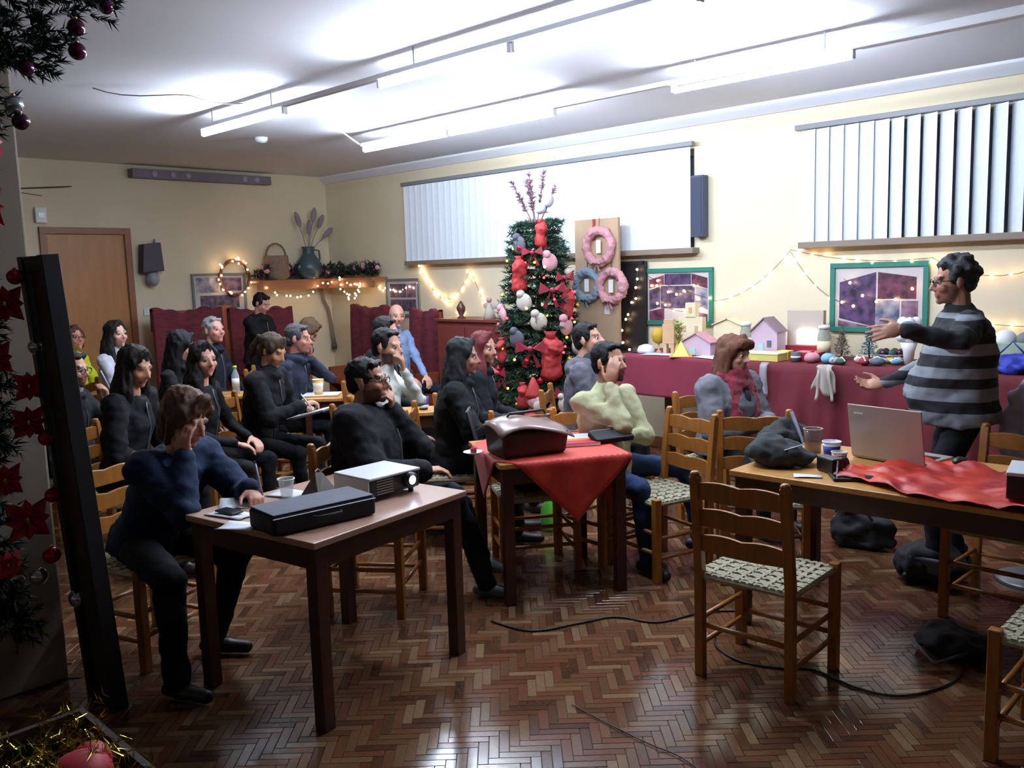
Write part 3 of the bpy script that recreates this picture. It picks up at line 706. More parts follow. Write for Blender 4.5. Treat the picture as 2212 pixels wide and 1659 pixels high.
person('standing man in a grey and black striped sweater, arm stretched out towards the audience', (4.86, 1.53, 1.57), 118, seat=None, voxel=0.006, lean=3, hyaw=4, hpitch=-4, girth=1.30, belly=0.13, scale=1.0,
       hair='curly', haircol=(62, 62, 66), top=BK, topmat=m, topname='sweater', legs=(30, 34, 46), skin=(186, 132, 108), glasses=True, beard=(158, 112, 94),
       hands={'L': dict(p=(-0.47, 0.36, 1.36), d=(0.1, 1, -0.14), n=(0.9, 0.0, -0.45), curl=10, spread=1.9, pole=(-0.7, -0.9, -0.5)),
              'R': dict(p=(0.16, 0.36, 1.02), d=(-0.1, 1, -0.12), n=(-0.6, 0, 0.7), curl=22, pole=(0.6, -0.8, -0.4))}, feet={'L': (-0.14, 0.12, 0), 'R': (0.14, -0.04, 0)}, bulk=0.012)
# front row
person('woman with short light brown hair writing at the projector table, head propped on her hand', (1.72, 3.66, 1.10), -72, voxel=0.006, lean=30, hyaw=6, hpitch=-26, scale=0.96, hair='bob', hairvol=1.1, haircol=(92, 60, 36), top=(18, 34, 62), topname='cardigan', collar=0, legs=(16, 17, 24), female=True,
       skin=(190, 132, 110), hands={'R': dict(face=(0.098, 0.115, -0.115), d=(-0.1, 0.05, 1), n=(-1, -0.2, 0.1), curl=26, pole=(0.35, 0.5, -1)), 'L': dict(p=(-0.03, 0.60, 0.795), d=(0.4, 0.8, -0.3), n=(0.2, 0, -1), curl=48)},
       feet={'R': ('w', 1.46, 3.36, 0, 4), 'L': ('w', 1.78, 3.66, 0, 20)}, legw=1.3, bulk=0.026, chair_label='ladder-back chair of the woman writing at the projector table', eyes=False)
person('man in black with glasses and crossed legs beside the projector, chin on his fist', (2.70, 3.66, 1.15), -55, voxel=0.006, lean=-6, side=-8, hyaw=-2, hpitch=2, hair='short', haircol=(30, 26, 26), top=(24, 26, 32), legs=(22, 30, 48), shoe=(84, 96, 96), glasses=True, skin=(176, 122, 98),
       beard=(96, 66, 54), hands={'L': dict(face=(-0.03, 0.10, -0.165), d=(0.35, 0.25, 0.9), n=(0.2, -1, 0.2), curl=55, pole=(-0.4, 0.4, -1)), 'R': dict(p=(0.10, 0.30, 0.72)), 'toe': -0.2},
       feet={'L': (-0.10, 0.56, 0, -10), 'R': (-0.16, 0.52, 0.13, -14, (0.3, 1, 1.2))}, bulk=0.045, girth=1.16, legw=1.25, chair_label='ladder-back chair of the cross-legged man beside the projector', chair_back=-0.02)
person('woman with long dark hair in a black leather jacket holding a dark laptop', (3.72, 4.04, 1.17), -48, lean=6, hyaw=-2, hpitch=-6, scale=0.96, hair='long', haircol=(44, 44, 48), top=(34, 40, 42), female=True, skin=(170, 124, 106), bulk=0.02,
       hands={'L': dict(p=(-0.10, 0.36, 0.74)), 'R': dict(p=(0.12, 0.36, 0.74))}, chair_label='ladder-back chair under the woman in the leather jacket')
person('red-haired woman in a dark coat in front of the Christmas tree', (4.30, 4.45, 1.16), -50, lean=4, hyaw=-34, hpitch=-4, scale=0.96, hair='long', haircol=(110, 42, 44), top=(30, 36, 48), female=True, skin=(190, 138, 120), bulk=0.015, chair_label='ladder-back chair under the red-haired woman')
person('man in a grey jacket with short dark hair behind the man in the pale sweater', (4.78, 3.89, 1.2), -58, lean=2, hyaw=-16, hpitch=10, hair='short', haircol=(36, 30, 30), top=(96, 94, 104), topname='jacket', collar=(36, 62, 58), legs=(40, 42, 52), skin=(204, 152, 130), bulk=0.02, chair_label='ladder-back chair under the man in the grey jacket')
person('bearded man in a pale green sweater covering his face with one hand', (4.02, 3.12, 1.15), -95, voxel=0.0065, lean=2, hyaw=4, hpitch=4, hair='short', haircol=(28, 30, 36), top=(186, 184, 146), topname='sweater', legs=(34, 54, 88), skin=(182, 132, 108), beard=(48, 36, 34), girth=1.08, bulk=0.008,
       hands={'R': dict(face=(0.100, 0.075, -0.125), d=(-0.12, 0.12, 1), n=(-1, -0.35, 0.0), curl=16, pole=(0.3, 0.25, -1)), 'L': dict(p=(0.10, 0.24, 0.76), d=(1, 0.1, -0.1), n=(0, -1, 0), pole=(-0.9, 0.2, -0.6))},
       feet={'L': (-0.42, 0.36, 0, 40, (-1.2, 0.8, 0.6)), 'R': (0.12, 0.42, 0)}, chair_label='ladder-back chair under the man in the pale green sweater')
person('woman with auburn hair and a dark red scarf seated in front of the red tables', (5.0, 2.88, 1.12), -98, voxel=0.0065, lean=4, hyaw=6, hpitch=-4, htilt=-4, girth=1.22, hairvol=1.06, scale=0.98, hair='fringe', haircol=(104, 62, 46), top=(112, 112, 120), topname='cardigan', legs=(30, 34, 44), female=True, skin=(206, 152, 136), scarf=(140, 28, 52), bulk=0.032,
       hands={'L': dict(p=(-0.05, 0.30, 0.72)), 'R': dict(p=(0.10, 0.30, 0.70))}, chair_label='ladder-back chair under the woman with the red scarf')
# audience behind
person('bearded man in a white shirt with hand at his mouth', (3.58, 4.62, 1.22), -52, lean=4, hyaw=-18, hpitch=-2, hair='short', haircol=(38, 30, 26), top=(206, 206, 198), topname='shirt', legs=(36, 40, 54), skin=(192, 140, 116), beard=(60, 44, 38), hands={'L': dict(face=(-0.025, 0.105, -0.15), d=(0.3, 0.0, 1), n=(0.1, -1, 0.1), curl=40, pole=(-0.5, 0.3, -1))},
       chair_label='ladder-back chair under the man in the white shirt')
person('man with a receding hairline mostly hidden behind the bearded man in white', (4.35, 5.62, 1.24), -52, lean=2, hyaw=0, hpitch=-6, hair='short', haircol=(46, 38, 34), top=(28, 32, 44), skin=(206, 156, 134), chair_label='ladder-back chair behind the man in the white shirt')
person('bald man in a light blue shirt at the back in front of the red cloth', (5.78, 7.27, 1.27), -80, lean=0, hyaw=-34, hpitch=-4, hair='bald', haircol=(96, 84, 76), top=(140, 164, 204), topname='shirt', legs=(40, 42, 56), skin=(214, 160, 136), chair_label='ladder-back chair under the bald man in the light blue shirt')
person('woman with her hair tied back writing on a pad', (3.27, 5.53, 1.19), -58, lean=14, hyaw=-8, hpitch=-26, scale=0.97, hair='ponytail', haircol=(74, 58, 44), top=(26, 27, 34), female=True, skin=(196, 142, 110), bulk=0.02, hands={'R': dict(p=(0.06, 0.40, 0.80), curl=48), 'L': dict(p=(-0.10, 0.34, 0.76))}, chair_label='ladder-back chair under the woman writing on a pad', eyes=False)
person('grey-haired man resting his cheek on his hand behind the woman with the pad', (3.92, 6.22, 1.2), -56, lean=8, hyaw=6, hpitch=-4, hair='short', haircol=(78, 76, 78), top=(40, 46, 62), skin=(200, 138, 122), hands={'L': dict(face=(-0.07, 0.07, -0.15), d=(0.1, 0.1, 1), n=(0.9, -0.4, 0), curl=30, pole=(-0.5, 0.5, -1))}, chair_label='ladder-back chair under the man resting his cheek')
person('person in a dark jacket bent forward, only brown hair showing', (4.62, 7.15, 1.22), -40, lean=26, hyaw=0, hpitch=-45, scale=0.97, hair='shaggy', haircol=(96, 72, 52), top=(42, 50, 60), skin=(186, 134, 114), bulk=0.02, chair_label='ladder-back chair under the person bent forward', eyes=False, female=True)
person('dark-haired man in black standing at the back and looking down', (5.0, 8.62, 1.43), -62, seat=None, lean=8, hpitch=-24, scale=0.92, hair='short', haircol=(28, 24, 24), top=(22, 24, 30), legs=(24, 26, 34), skin=(196, 140, 118), bulk=0.02, eyes=False)
person('grey-haired man in navy looking towards the speaker', (3.78, 7.36, 1.25), -55, lean=2, hyaw=-24, hpitch=6, hair='short', haircol=(150, 148, 146), top=(26, 34, 54), skin=(212, 150, 134), chair_label='ladder-back chair under the grey-haired man in navy')
person('dark-haired woman in a plain black zipped top facing the viewer behind the writing woman', (2.70, 5.42, 1.18), -52, lean=4, hyaw=-38, hpitch=-2, collar=0, scale=0.96, hair='long', haircol=(46, 34, 30), top=(22, 23, 28), female=True, skin=(208, 152, 128), chair_label='ladder-back chair under the dark-haired woman in black')
person('woman with long black hair half hidden, only her forehead lit', (2.98, 6.33, 1.21), -48, lean=6, hyaw=24, hpitch=-20, scale=0.96, hair='long', haircol=(30, 26, 28), top=(28, 28, 34), female=True, skin=(206, 158, 134), chair_label='ladder-back chair under the woman with long black hair', eyes=False)
person('dark-haired woman in a dark jacket looking down near the pillar', (2.12, 5.10, 1.21), -52, lean=10, hyaw=-14, hpitch=-20, collar=0, scale=0.97, hair='long', haircol=(42, 32, 30), top=(26, 28, 36), female=True, skin=(200, 144, 118), bulk=0.015, chair_label='ladder-back chair under the woman looking down near the pillar', eyes=False)
person('bearded man with glasses holding a pen up beside the leaning board', (2.10, 6.04, 1.14), -45, lean=6, hyaw=-8, hpitch=-6, hair='short', haircol=(32, 27, 25), top=(26, 27, 34), collar=(120, 120, 128), skin=(190, 136, 110), beard=(52, 38, 34), glasses=True, bulk=0.012,
       hands={'L': dict(p=(0.02, 0.30, 0.92), d=(0.15, 0.1, 1), n=(0.5, -0.9, 0), curl=45, pole=(-0.6, 0.2, -1))}, chair_label='ladder-back chair under the bearded man holding the pen')
person('woman with dark hair and a white collar in front of the door', (3.06, 7.70, 1.26), -50, lean=2, hyaw=-26, hpitch=2, scale=0.97, hair='long', haircol=(48, 36, 32), top=(206, 206, 216), topname='blouse', female=True, skin=(220, 172, 150), chair_label='ladder-back chair under the woman with the white collar')
person('woman with reddish hair, glasses and a fluorescent yellow vest beside the door', (3.0, 8.52, 1.20), -52, lean=2, hyaw=-24, hpitch=8, scale=0.97, hair='bob', haircol=(92, 50, 40), top=(206, 214, 40), topname='vest', female=True, skin=(214, 148, 122), glasses=True, chair_label='ladder-back chair under the woman in the yellow vest')
# ------------------------------------------------------------------ foliage, baubles, fairy lights
M_pine = mat('pine_needles', (34, 66, 46), 0.6, var=0.35, scale=20)
M_pine2 = mat('dark_pine_needles', (30, 46, 44), 0.6, var=0.35, scale=20)
M_bark = mat('bark', (78, 56, 42), 0.8, var=0.2)
M_redm = mat('red_felt', (158, 36, 38), 0.7, var=0.15, scale=20)
M_redg = mat('glossy_red_bauble', (160, 18, 34), 0.12, 0.35)
M_silv = mat('silver_bauble', (176, 186, 198), 0.12, 0.85)
M_purp = mat('plum_bauble', (70, 30, 54), 0.12, 0.5)
M_gold = mat('gold_bauble', (200, 160, 60), 0.2, 0.8)
M_cream = mat('cream_felt', (186, 176, 164), 0.8, var=0.1)
M_pinkf = mat('pink_felt', (206, 150, 158), 0.8, var=0.15, scale=20)
M_tinsel = mat('gold_tinsel', (170, 150, 60), 0.18, 0.9)
def needles(mb, a, b, n, l, w, rg, cone=55, mi=0):
    a = np.array(a, float); b = np.array(b, float); x, y, d = frame(b-a)
    for i in range(n):
        q = rg.random(); p = a+(b-a)*q; an = rg.uniform(0, 6.283); c = R(rg.uniform(cone*0.5, cone))
        v = d*math.cos(c)+(x*math.cos(an)+y*math.sin(an))*math.sin(c); s_ = unit(np.cross(v, (rg.gauss(0, 1), rg.gauss(0, 1), rg.gauss(0, 1))))
        ll = l*rg.uniform(0.7, 1.2); mb.add([p-s_*w, p+s_*w, p+v*ll], [(0, 1, 2)], mi)
def sphere_mesh(name, r, m, n=14, k=9):
    me = MB().ell((0, 0, 0), r, n=n, m=k).mesh(name, m); me.polygons.foreach_set('use_smooth', [True]*len(me.polygons)); return me
BULB = {k: sphere_mesh('bulb', 0.011, m, 8, 5) for k, m in (('w', M_warm), ('r', M_redb), ('y', M_yelb))}
def bauble(parent, loc, r, m, cap=True):
    mb = MB(); mb.ell((0, 0, 0), r, n=16, m=10); o = mb.build('bauble', m, parent, True); o.location = loc
    if cap: MB().cyl((0, 0, r*0.95), (0, 0, r*1.18), r*0.22).build('bauble_cap', M_gold, o, True)
    return o
def fairy(label, paths, group='strings of fairy lights', kinds=('w',), loc=None, step=0.12, wire=0.0022, jit=0.012, drop=True):
    P0 = np.array(paths[0][0], float) if loc is None else np.array(loc, float)
    t = thing('fairy_lights', label, 'fairy lights', tuple(P0), 0, group); rg = random.Random(len(label)); wb = MB()
    for path in paths:
        pts = [np.array(p, float)-P0 for p in path]; wb.tube(pts, wire, 4)
        acc = step*0.5
        for a, b in zip(pts[:-1], pts[1:]):
            L = np.linalg.norm(b-a)
            while acc < L:
                o = link('bulb', BULB[rg.choice(kinds)], t); p = a+(b-a)*acc/L+np.array([rg.gauss(0, jit), rg.gauss(0, jit), rg.gauss(0, jit)-0.012]); o.location = tuple(p); acc += step*rg.uniform(0.75, 1.25)
            acc -= L
    wb.build('wire', M_wire, t, True); return t
def sag(a, b, s, n=10):
    a = np.array(a, float); b = np.array(b, float); return [tuple(a+(b-a)*q-np.array([0, 0, 4*s*q*(1-q)])) for q in np.linspace(0, 1, n)]
def ribbon_bow(parent, loc, M, m, s=1.0):
    o = MB()
    for k in (-1, 1):
        o.add([(0, 0, 0), (k*0.07*s, -0.02*s, 0.045*s), (k*0.08*s, -0.02*s, -0.02*s), (k*0.02*s, -0.03*s, 0.0), (k*0.05*s, 0.01, -0.09*s), (k*0.025*s, 0.01, -0.1*s)], [(0, 1, 3), (1, 2, 3), (2, 0, 3), (0, 4, 5)])
    o.ell((0, -0.02*s, 0), 0.016*s, n=8, m=5); b = o.build('bow', m, parent, False, solid=0.004); b.location = loc; b.rotation_euler = (0, 0, M); return b
def stocking(parent, loc, rz, s, m):
    b = MB(); b.cap((0, 0, 0.06*s), (0, 0, -0.05*s), 0.050*s, 0.056*s); b.cap((0.02*s, 0.01*s, 0.05*s), (-0.01*s, 0, 0.0), 0.046*s)
    me = organic(b, 0.012, 2, 0.014, 14.0, s); me.materials.append(m); o = link('gift_pouch', me, parent); o.location = loc; o.rotation_euler = (0, 0, rz)
    MB().lathe([(0.03*s, 0.095*s), (0.02*s, 0.112*s), (0.03*s, 0.128*s), (0.026*s, 0.128*s), (0.012*s, 0.112*s)]).build('gathered_top', m, o, True); return o

# ------------------------------------------------------------------ Christmas tree
TX, TY = 5.95, 5.42
t = thing('christmas_tree', 'tall decorated Christmas tree with red ornaments in front of the wide blind', 'tree', (TX, TY, 0))
rg = random.Random(11)
MB().tube([(0, 0, 0.0), (0.01, 0, 1.0), (0, 0.01, 2.1)], [0.035, 0.028, 0.008], 8).build('trunk', M_bark, t, True)
fo = MB(); br = MB()
def tr(z): return 0.46*(1-(z-0.3)/2.35)**0.8+0.03
z = 0.32; k = 0
while z < 2.18:
    n = 11 if z < 1.4 else 8
    for i in range(n):
        a = 2*math.pi*i/n+k*0.7+rg.uniform(-0.2, 0.2); r = tr(z)*rg.uniform(0.85, 1.1); e = np.array([r*math.cos(a), r*math.sin(a), z-0.10*r+rg.uniform(-0.03, 0.05)])
        s0 = np.array([0, 0, z+0.02]); br.tube([s0, (s0+e)/2+np.array([0, 0, 0.015]), e], [0.007, 0.005, 0.003], 4)
        needles(fo, s0*0.7+e*0.3, e, 56, 0.075, 0.006, rg)
        for q in (0.45, 0.7, 0.9):
            p = s0+(e-s0)*q
            for sd in (-1, 1):
                v = unit(e-s0); sv = np.cross(v, (0, 0, 1))*sd; p2 = p+(v*0.6+sv*0.7)*0.12; needles(fo, p, p2, 24, 0.06, 0.006, rg)
    z += 0.085; k += 1
o = fo.build('foliage', M_pine, t); o['kind'] = 'stuff'
br.build('branches', M_bark, t, True)
# topper of plum twigs and a pale flower
tw = MB()
for a, b_, c in ((-0.18, 0.12, 0.40), (-0.06, 0.02, 0.48), (0.06, -0.05, 0.50), (0.14, -0.12, 0.36), (0.0, 0.1, 0.42)):
    p0, p1 = np.array([0, 0, 2.05]), np.array([a, b_, 2.08+c]); tw.tube([p0, (p0+p1)/2, p1], [0.006, 0.005, 0.003], 5); needles(tw, p0*0.6+p1*0.4, p1, 90, 0.05, 0.008, rg, 85)
tw.build('topper_twigs', mat('plum_twigs', (128, 92, 108), 0.6, var=0.3), t)
MB().ell((0.05, -0.1, 2.32), (0.06, 0.05, 0.07)).ell((-0.03, -0.08, 2.24), 0.05).build('topper_flower', mat('pale_flower', (196, 190, 206), 0.8), t, True)
cdir = np.array([-0.74, -0.67])   # towards the middle of the room
def on_tree(ang, z, off=0.0):
    a = math.atan2(cdir[1], cdir[0])+R(ang); r = tr(z)+off; return (r*math.cos(a), r*math.sin(a), z), a-math.pi/2
for ang, z, s in ((10, 2.0, 1.1), (-34, 1.64, 1.45), (14, 0.92, 1.9), (50, 1.38, 1.2), (-58, 0.98, 1.0), (62, 0.78, 1.0), (-20, 0.6, 1.0)):
    p, a = on_tree(ang, z, 0.02); stocking(t, p, a+R(90), s, M_redm)
for ang, z in ((-40, 1.92), (24, 1.76), (-22, 1.42), (40, 1.2), (-30, 1.1), (56, 1.02), (-66, 1.3), (70, 1.6), (0, 1.25)):
    p, a = on_tree(ang, z, 0.03); b = MB(); b.ell((0, 0, 0), (0.075, 0.03, 0.08)); b.ell((0.03, 0, 0.07), 0.04, n=10, m=6)
    o = b.build('felt_ornament', rg.choice((M_cream, M_pinkf, mat('charcoal_felt', (74, 72, 82), 0.85))), t, True); o.location = p; o.rotation_euler = (0, 0, a)
for ang, z, s in ((20, 1.52, 1.6), (-8, 1.85, 1.2), (44, 1.62, 1.4), (-50, 0.8, 1.4), (26, 0.62, 1.5), (-10, 1.02, 1.7)):
    p, a = on_tree(ang, z, 0.05); ribbon_bow(t, p, a+math.pi, mat('dark_red_ribbon', (128, 24, 44), 0.5), s)
for i in range(34):
    z = rg.uniform(0.4, 1.95); p, a = on_tree(rg.uniform(-95, 95), z, rg.uniform(-0.02, 0.05)); bauble(t, p, rg.uniform(0.022, 0.036), rg.choice((M_redg, M_redg, M_silv, M_gold, M_purp)))
for i in range(40):
    z = rg.uniform(0.4, 1.9); p, a = on_tree(rg.uniform(-100, 100), z, 0.04); o = link('bulb', BULB[rg.choice('rrrywy')], t); o.location = p
st = MB(); st.lathe([(0.02, 0.0), (0.2, 0.0), (0.19, 0.05), (0.06, 0.1), (0.04, 0.2), (0.02, 0.2)]).build('stand', M_tframe, t, True)
# plush santa and gifts at the foot of the tree
t = thing('plush_santa', 'small plush Santa in red sitting under the Christmas tree', 'plush toy', (5.42, 5.02, 0.30))
MB().ell((0, 0, 0.11), (0.11, 0.1, 0.13)).cap((-0.05, -0.06, 0.03), (-0.07, -0.2, 0.03), 0.04).cap((0.05, -0.06, 0.03), (0.07, -0.2, 0.03), 0.04).build('suit', M_redm, t, True)
MB().ell((0, -0.02, 0.3), 0.07).build('head', M_pinkf, t, True); MB().ell((0, -0.06, 0.26), (0.065, 0.04, 0.07)).build('beard', M_cream, t, True)
MB().lathe([(0.078, 0.33), (0.07, 0.36), (0.04, 0.44), (0.01, 0.5)]).build('hat', M_redm, t, True)
t2 = thing('plush_bear', 'cream plush bear under the Christmas tree beside the plush Santa', 'plush toy', (5.58, 4.80, 0.30))
MB().ell((0, 0, 0.10), (0.1, 0.09, 0.12)).build('torso', M_cream, t2, True); MB().ell((0, -0.02, 0.27), 0.08).ell((0, -0.09, 0.25), 0.03).build('head', M_cream, t2, True)
for k in (-1, 1):
    MB().ell((k*0.06, 0, 0.34), 0.028).build('ear', M_cream, t2, True); MB().cap((k*0.06, -0.05, 0.03), (k*0.09, -0.17, 0.03), 0.035).build('leg', M_cream, t2, True); MB().cap((k*0.09, -0.02, 0.17), (k*0.14, -0.1, 0.1), 0.03).build('arm', M_cream, t2, True)
t = thing('gift_bench', 'low dark bench holding the plush toys at the foot of the tree', 'bench', (5.52, 4.92, 0), R(-52))
MB().box((0, 0, 0.285), (0.6, 0.36, 0.03)).build('bench_top', M_tframe, t, bevel=0.004)
for sx in (-1, 1):
    for sy in (-1, 1): MB().box((sx*0.26, sy*0.14, 0.135), (0.04, 0.04, 0.27)).build('leg', M_tframe, t)

# ------------------------------------------------------------------ garland on the pillar
t = thing('pillar_garland', 'evergreen garland with red flowers and baubles hung down the grey pillar', 'garland', (1.085, 3.80, 0))
gp = [(-0.16+0.05*math.sin(i*0.9), -0.02, 2.62-i*0.10) for i in range(24)]
def glx(z): return -0.14+0.04*math.sin(z*7.0)-0.02*(2.6-z)*0 
cx = lambda z: 0.86-0.95+0.035*math.sin(z*6)
MB().tube([(cx(z), 0.0, z) for z in np.linspace(0.35, 2.72, 26)], 0.012, 6).build('stem', M_bark, t, True)
gf = MB(); rg = random.Random(4)
for i in range(330):
    z = rg.uniform(0.3, 2.72); a = rg.uniform(0, 6.28); p = np.array([cx(z), 0, z]); wv = rg.uniform(0.04, 0.12)+(0.06 if z > 2.3 else 0)
    e = p+np.array([wv*math.cos(a), -abs(wv*0.7*math.sin(a)), rg.uniform(-0.08, 0.05)]); needles(gf, p, e, 26, 0.045, 0.0045, rg)
# swag spreading out under the ceiling
for i in range(130):
    p = np.array([cx(2.6)+rg.uniform(-0.10, 0.30), rg.uniform(-0.10, 0.0), rg.uniform(2.50, 2.84)]); e = p+np.array([rg.uniform(-0.02, 0.16), rg.uniform(-0.1, 0.0), rg.uniform(-0.08, 0.06)]); needles(gf, p, e, 30, 0.045, 0.005, rg)
for i in range(26):
    p = np.array([rg.uniform(0.22, 0.44), rg.uniform(-0.12, -0.02), rg.uniform(2.74, 2.86)]); e = p+np.array([rg.uniform(-0.02, 0.12), rg.uniform(-0.06, 0.0), rg.uniform(-0.05, 0.05)]); needles(gf, p, e, 26, 0.045, 0.005, rg)
o = gf.build('foliage', M_pine2, t); o['kind'] = 'stuff'
M_poin = mat('red_poinsettia', (176, 24, 44), 0.6, var=0.2, scale=30)
for x, z, s in ((0.05, 2.22, 0.9), (0.06, 1.98, 1.2), (0.03, 1.85, 1.0), (0.09, 1.62, 1.1), (0.0, 1.42, 1.0), (0.10, 1.16, 1.0), (0.04, 0.95, 1.0), (0.12, 0.78, 1.3), (0.02, 0.62, 0.9), (0.10, 1.30, 0.9)):
    f = MB()
    for k in range(8):
        a = 2*math.pi*k/8; c_, s_ = math.cos(a), math.sin(a); L = 0.085*s*(1 if k % 2 else 0.75); w_ = 0.022*s
        f.add([(0, 0, 0), (L*0.5*c_-w_*s_, -0.02, L*0.5*s_+w_*c_), (L*c_, 0.0, L*s_), (L*0.5*c_+w_*s_, -0.02, L*0.5*s_-w_*c_)], [(0, 1, 2, 3)])
    f.ell((0, -0.012, 0), 0.012*s, n=8, m=5, mi=1); o = f.build('poinsettia', [M_poin, M_gold], t); o.location = (x+cx(z)-0.01, -0.10, z)
for x, z, r, m in ((0.37, 2.68, 0.034, M_purp), (0.36, 2.59, 0.034, M_purp), (0.50, 2.78, 0.03, M_purp), (0.16, 2.50, 0.03, M_purp), (0.10, 2.36, 0.034, M_silv), (0.12, 2.30, 0.032, M_purp), (0.10, 1.45, 0.03, M_silv), (0.11, 1.09, 0.03, M_redg), (0.15, 1.01, 0.026, M_silv), (0.13, 0.86, 0.03, M_redg),
                   (0.17, 0.42, 0.04, M_silv), (0.10, 0.62, 0.035, M_redg), (0.04, 0.55, 0.035, M_silv), (0.07, 1.72, 0.03, M_redg)):
    bauble(t, (x+cx(z)*0.4, -0.11, z), r, m)

# dark box with tinsel, low left
t = thing('decoration_box', 'open dark box full of gold tinsel in the lower left corner', 'box', (0.58, 2.42, 0))
M_dbox = mat('dark_brown_card', (46, 32, 26), 0.6, var=0.1)
for c, s in (((0.34, 0, 0.175), (0.02, 0.86, 0.35)), ((-0.34, 0, 0.175), (0.02, 0.86, 0.35)), ((0, 0.42, 0.175), (0.66, 0.02, 0.35)), ((0, -0.42, 0.175), (0.66, 0.02, 0.35))): MB().box(c, s).build('side', M_dbox, t)
MB().box((0, 0, 0.01), (0.66, 0.82, 0.02)).build('bottom', M_dbox, t)
MB().box((0.335, -0.33, 0.352), (0.05, 0.12, 0.012)).build('corner_tape', M_white, t)
ts = MB(); rg = random.Random(8)
for i in range(520):
    p = np.array([rg.uniform(-0.3, 0.30), rg.uniform(-0.38, 0.38), rg.uniform(0.2, 0.43)]); e = p+np.array([rg.uniform(-0.1, 0.1), rg.uniform(-0.1, 0.1), rg.uniform(-0.04, 0.08)]); needles(ts, p, e, 14, 0.04, 0.0022, rg, 90)
o = tag(ts.build('tinsel', M_tinsel), 'heap of gold tinsel inside the dark box in the lower left', 'tinsel', kind='stuff'); o.location = (0.58, 2.42, 0)
o = tag(MB().ell((0, 0, 0), (0.085, 0.08, 0.07)).ell((0.05, 0.06, 0.0), 0.055).build('red_pompom', M_poin, None, True), 'red fluffy ball on the tinsel in the dark box', 'decoration'); o.location = (0.76, 2.40, 0.37)
o = thing('gold_bauble', 'shiny gold bauble in the dark tinsel box', 'bauble', (0.58, 2.20, 0.42)); bauble(o, (0, 0, 0), 0.035, M_gold)

# leaning dark board by the pillar
t = thing('leaning_board', 'tall dark framed board leaning beside the grey pillar', 'board', (1.265, 3.50, 0.0), R(0))
Mb = roty(R(-3.4)); M_fr = mat('black_board_frame', (20, 20, 26), 0.5); M_bd = mat('dark_brown_board', (52, 34, 26), 0.6, var=0.2)
Hb, Wb = 1.80, 0.22
MB().box(Mb@np.array([0, 0.08, Hb/2]), (0.018, Wb-0.06, Hb-0.06), Mb).build('panel', M_bd, t)
for c, s in (((0, -0.03, Hb/2), (0.062, 0.05, Hb)), ((0, 0.19, Hb/2), (0.062, 0.05, Hb)), ((0, 0.08, 0.03), (0.05, Wb-0.06, 0.055)), ((0, 0.08, Hb-0.03), (0.05, Wb-0.06, 0.055))): MB().box(Mb@np.array(c), s, Mb).build('frame_rail', M_fr, t, bevel=0.003)
# ------------------------------------------------------------------ pictures and wall things
M_green = mat('green_picture_frame', (36, 112, 96), 0.5)
M_pfr = mat('grey_green_frame', (110, 118, 112), 0.5)
PH = [mat('photo_print_%d' % i, a, 0.35, rgb2=b, scale=sc) for i, (a, b, sc) in enumerate((((96, 70, 110), (40, 34, 52), 14), ((120, 60, 84), (52, 36, 46), 16), ((70, 74, 104), (170, 164, 178), 9), ((48, 42, 60), (110, 92, 118), 18), ((150, 120, 140), (80, 44, 66), 12)))]
M_mount = mat('pale_mount', (196, 186, 186), 0.7, var=0.06)
def picture(name, loc, rz, w, h, photos, label, fm=M_green, fw=0.04):
    # local: x along the wall, z up, faces -y
    t = thing(name, label, 'picture', loc, rz)
    for c, s in (((0, -0.012, h/2-fw/2), (w, 0.024, fw)), ((0, -0.012, -h/2+fw/2), (w, 0.024, fw)), ((-w/2+fw/2, -0.012, 0), (fw, 0.024, h-2*fw)), ((w/2-fw/2, -0.012, 0), (fw, 0.024, h-2*fw))): MB().box(c, s).build('frame_rail', fm, t, bevel=0.003)
    MB().box((0, -0.004, 0), (w-2*fw, 0.008, h-2*fw)).build('mount', M_mount, t)
    for poly, k in photos: MB().prism([(x*w, z*h) for x, z in poly], 0.003, (0, -0.0095, 0)).build('photo', PH[k], t)
    return t
q4 = lambda x0, z0, x1, z1, dz0=0, dz1=0: [(x0, z0), (x1, z0+dz0), (x1, z1+dz1), (x0, z1)]
picture('photo_collage', (6.845, 4.51, 1.42), R(-90), 0.74, 0.52, [(q4(-0.42, 0.15, -0.2, 0.30, 0.06, 0.08), 1), (q4(-0.19, 0.21, 0.19, 0.40), 0), (q4(0.2, 0.22, 0.42, 0.4, -0.08, -0.08), 1), (q4(-0.42, -0.24, -0.26, 0.12, 0.06, 0.06), 3), (q4(-0.25, -0.2, 0.24, 0.19), 3), (q4(0.25, -0.14, 0.42, 0.18, -0.08, -0.05), 2), (q4(-0.42, -0.42, -0.2, -0.26, 0, 0.06), 1), (q4(0.2, -0.42, 0.42, -0.24, 0, -0.06), 4)], 'green-framed photo collage between the two blinds above the crafts')
picture('photo_collage', (6.845, 2.70, 1.41), R(-90), 0.75, 0.54, [(q4(-0.40, -0.3, -0.02, 0.22, -0.12, 0.14), 0), (q4(0.0, -0.02, 0.38, 0.36, 0.0, -0.08), 1), (q4(-0.02, -0.42, 0.22, -0.04, 0.0, 0), 2), (q4(0.24, -0.40, 0.40, -0.05, 0, 0), 4), (q4(-0.41, -0.42, -0.05, -0.33, -0.01, -0.09), 4)], 'large green-framed photo collage beside the speaker\'s outstretched hand')
picture('framed_poster', (6.845, 8.46, 1.42), R(-90), 0.64, 0.46, [(q4(-0.38, 0.0, 0.1, 0.36), 0), (q4(0.12, 0.0, 0.38, 0.36), 4), (q4(-0.38, -0.36, 0.38, -0.05), 3)], 'small framed photograph on the right wall under the corner lights', M_pfr, 0.03)
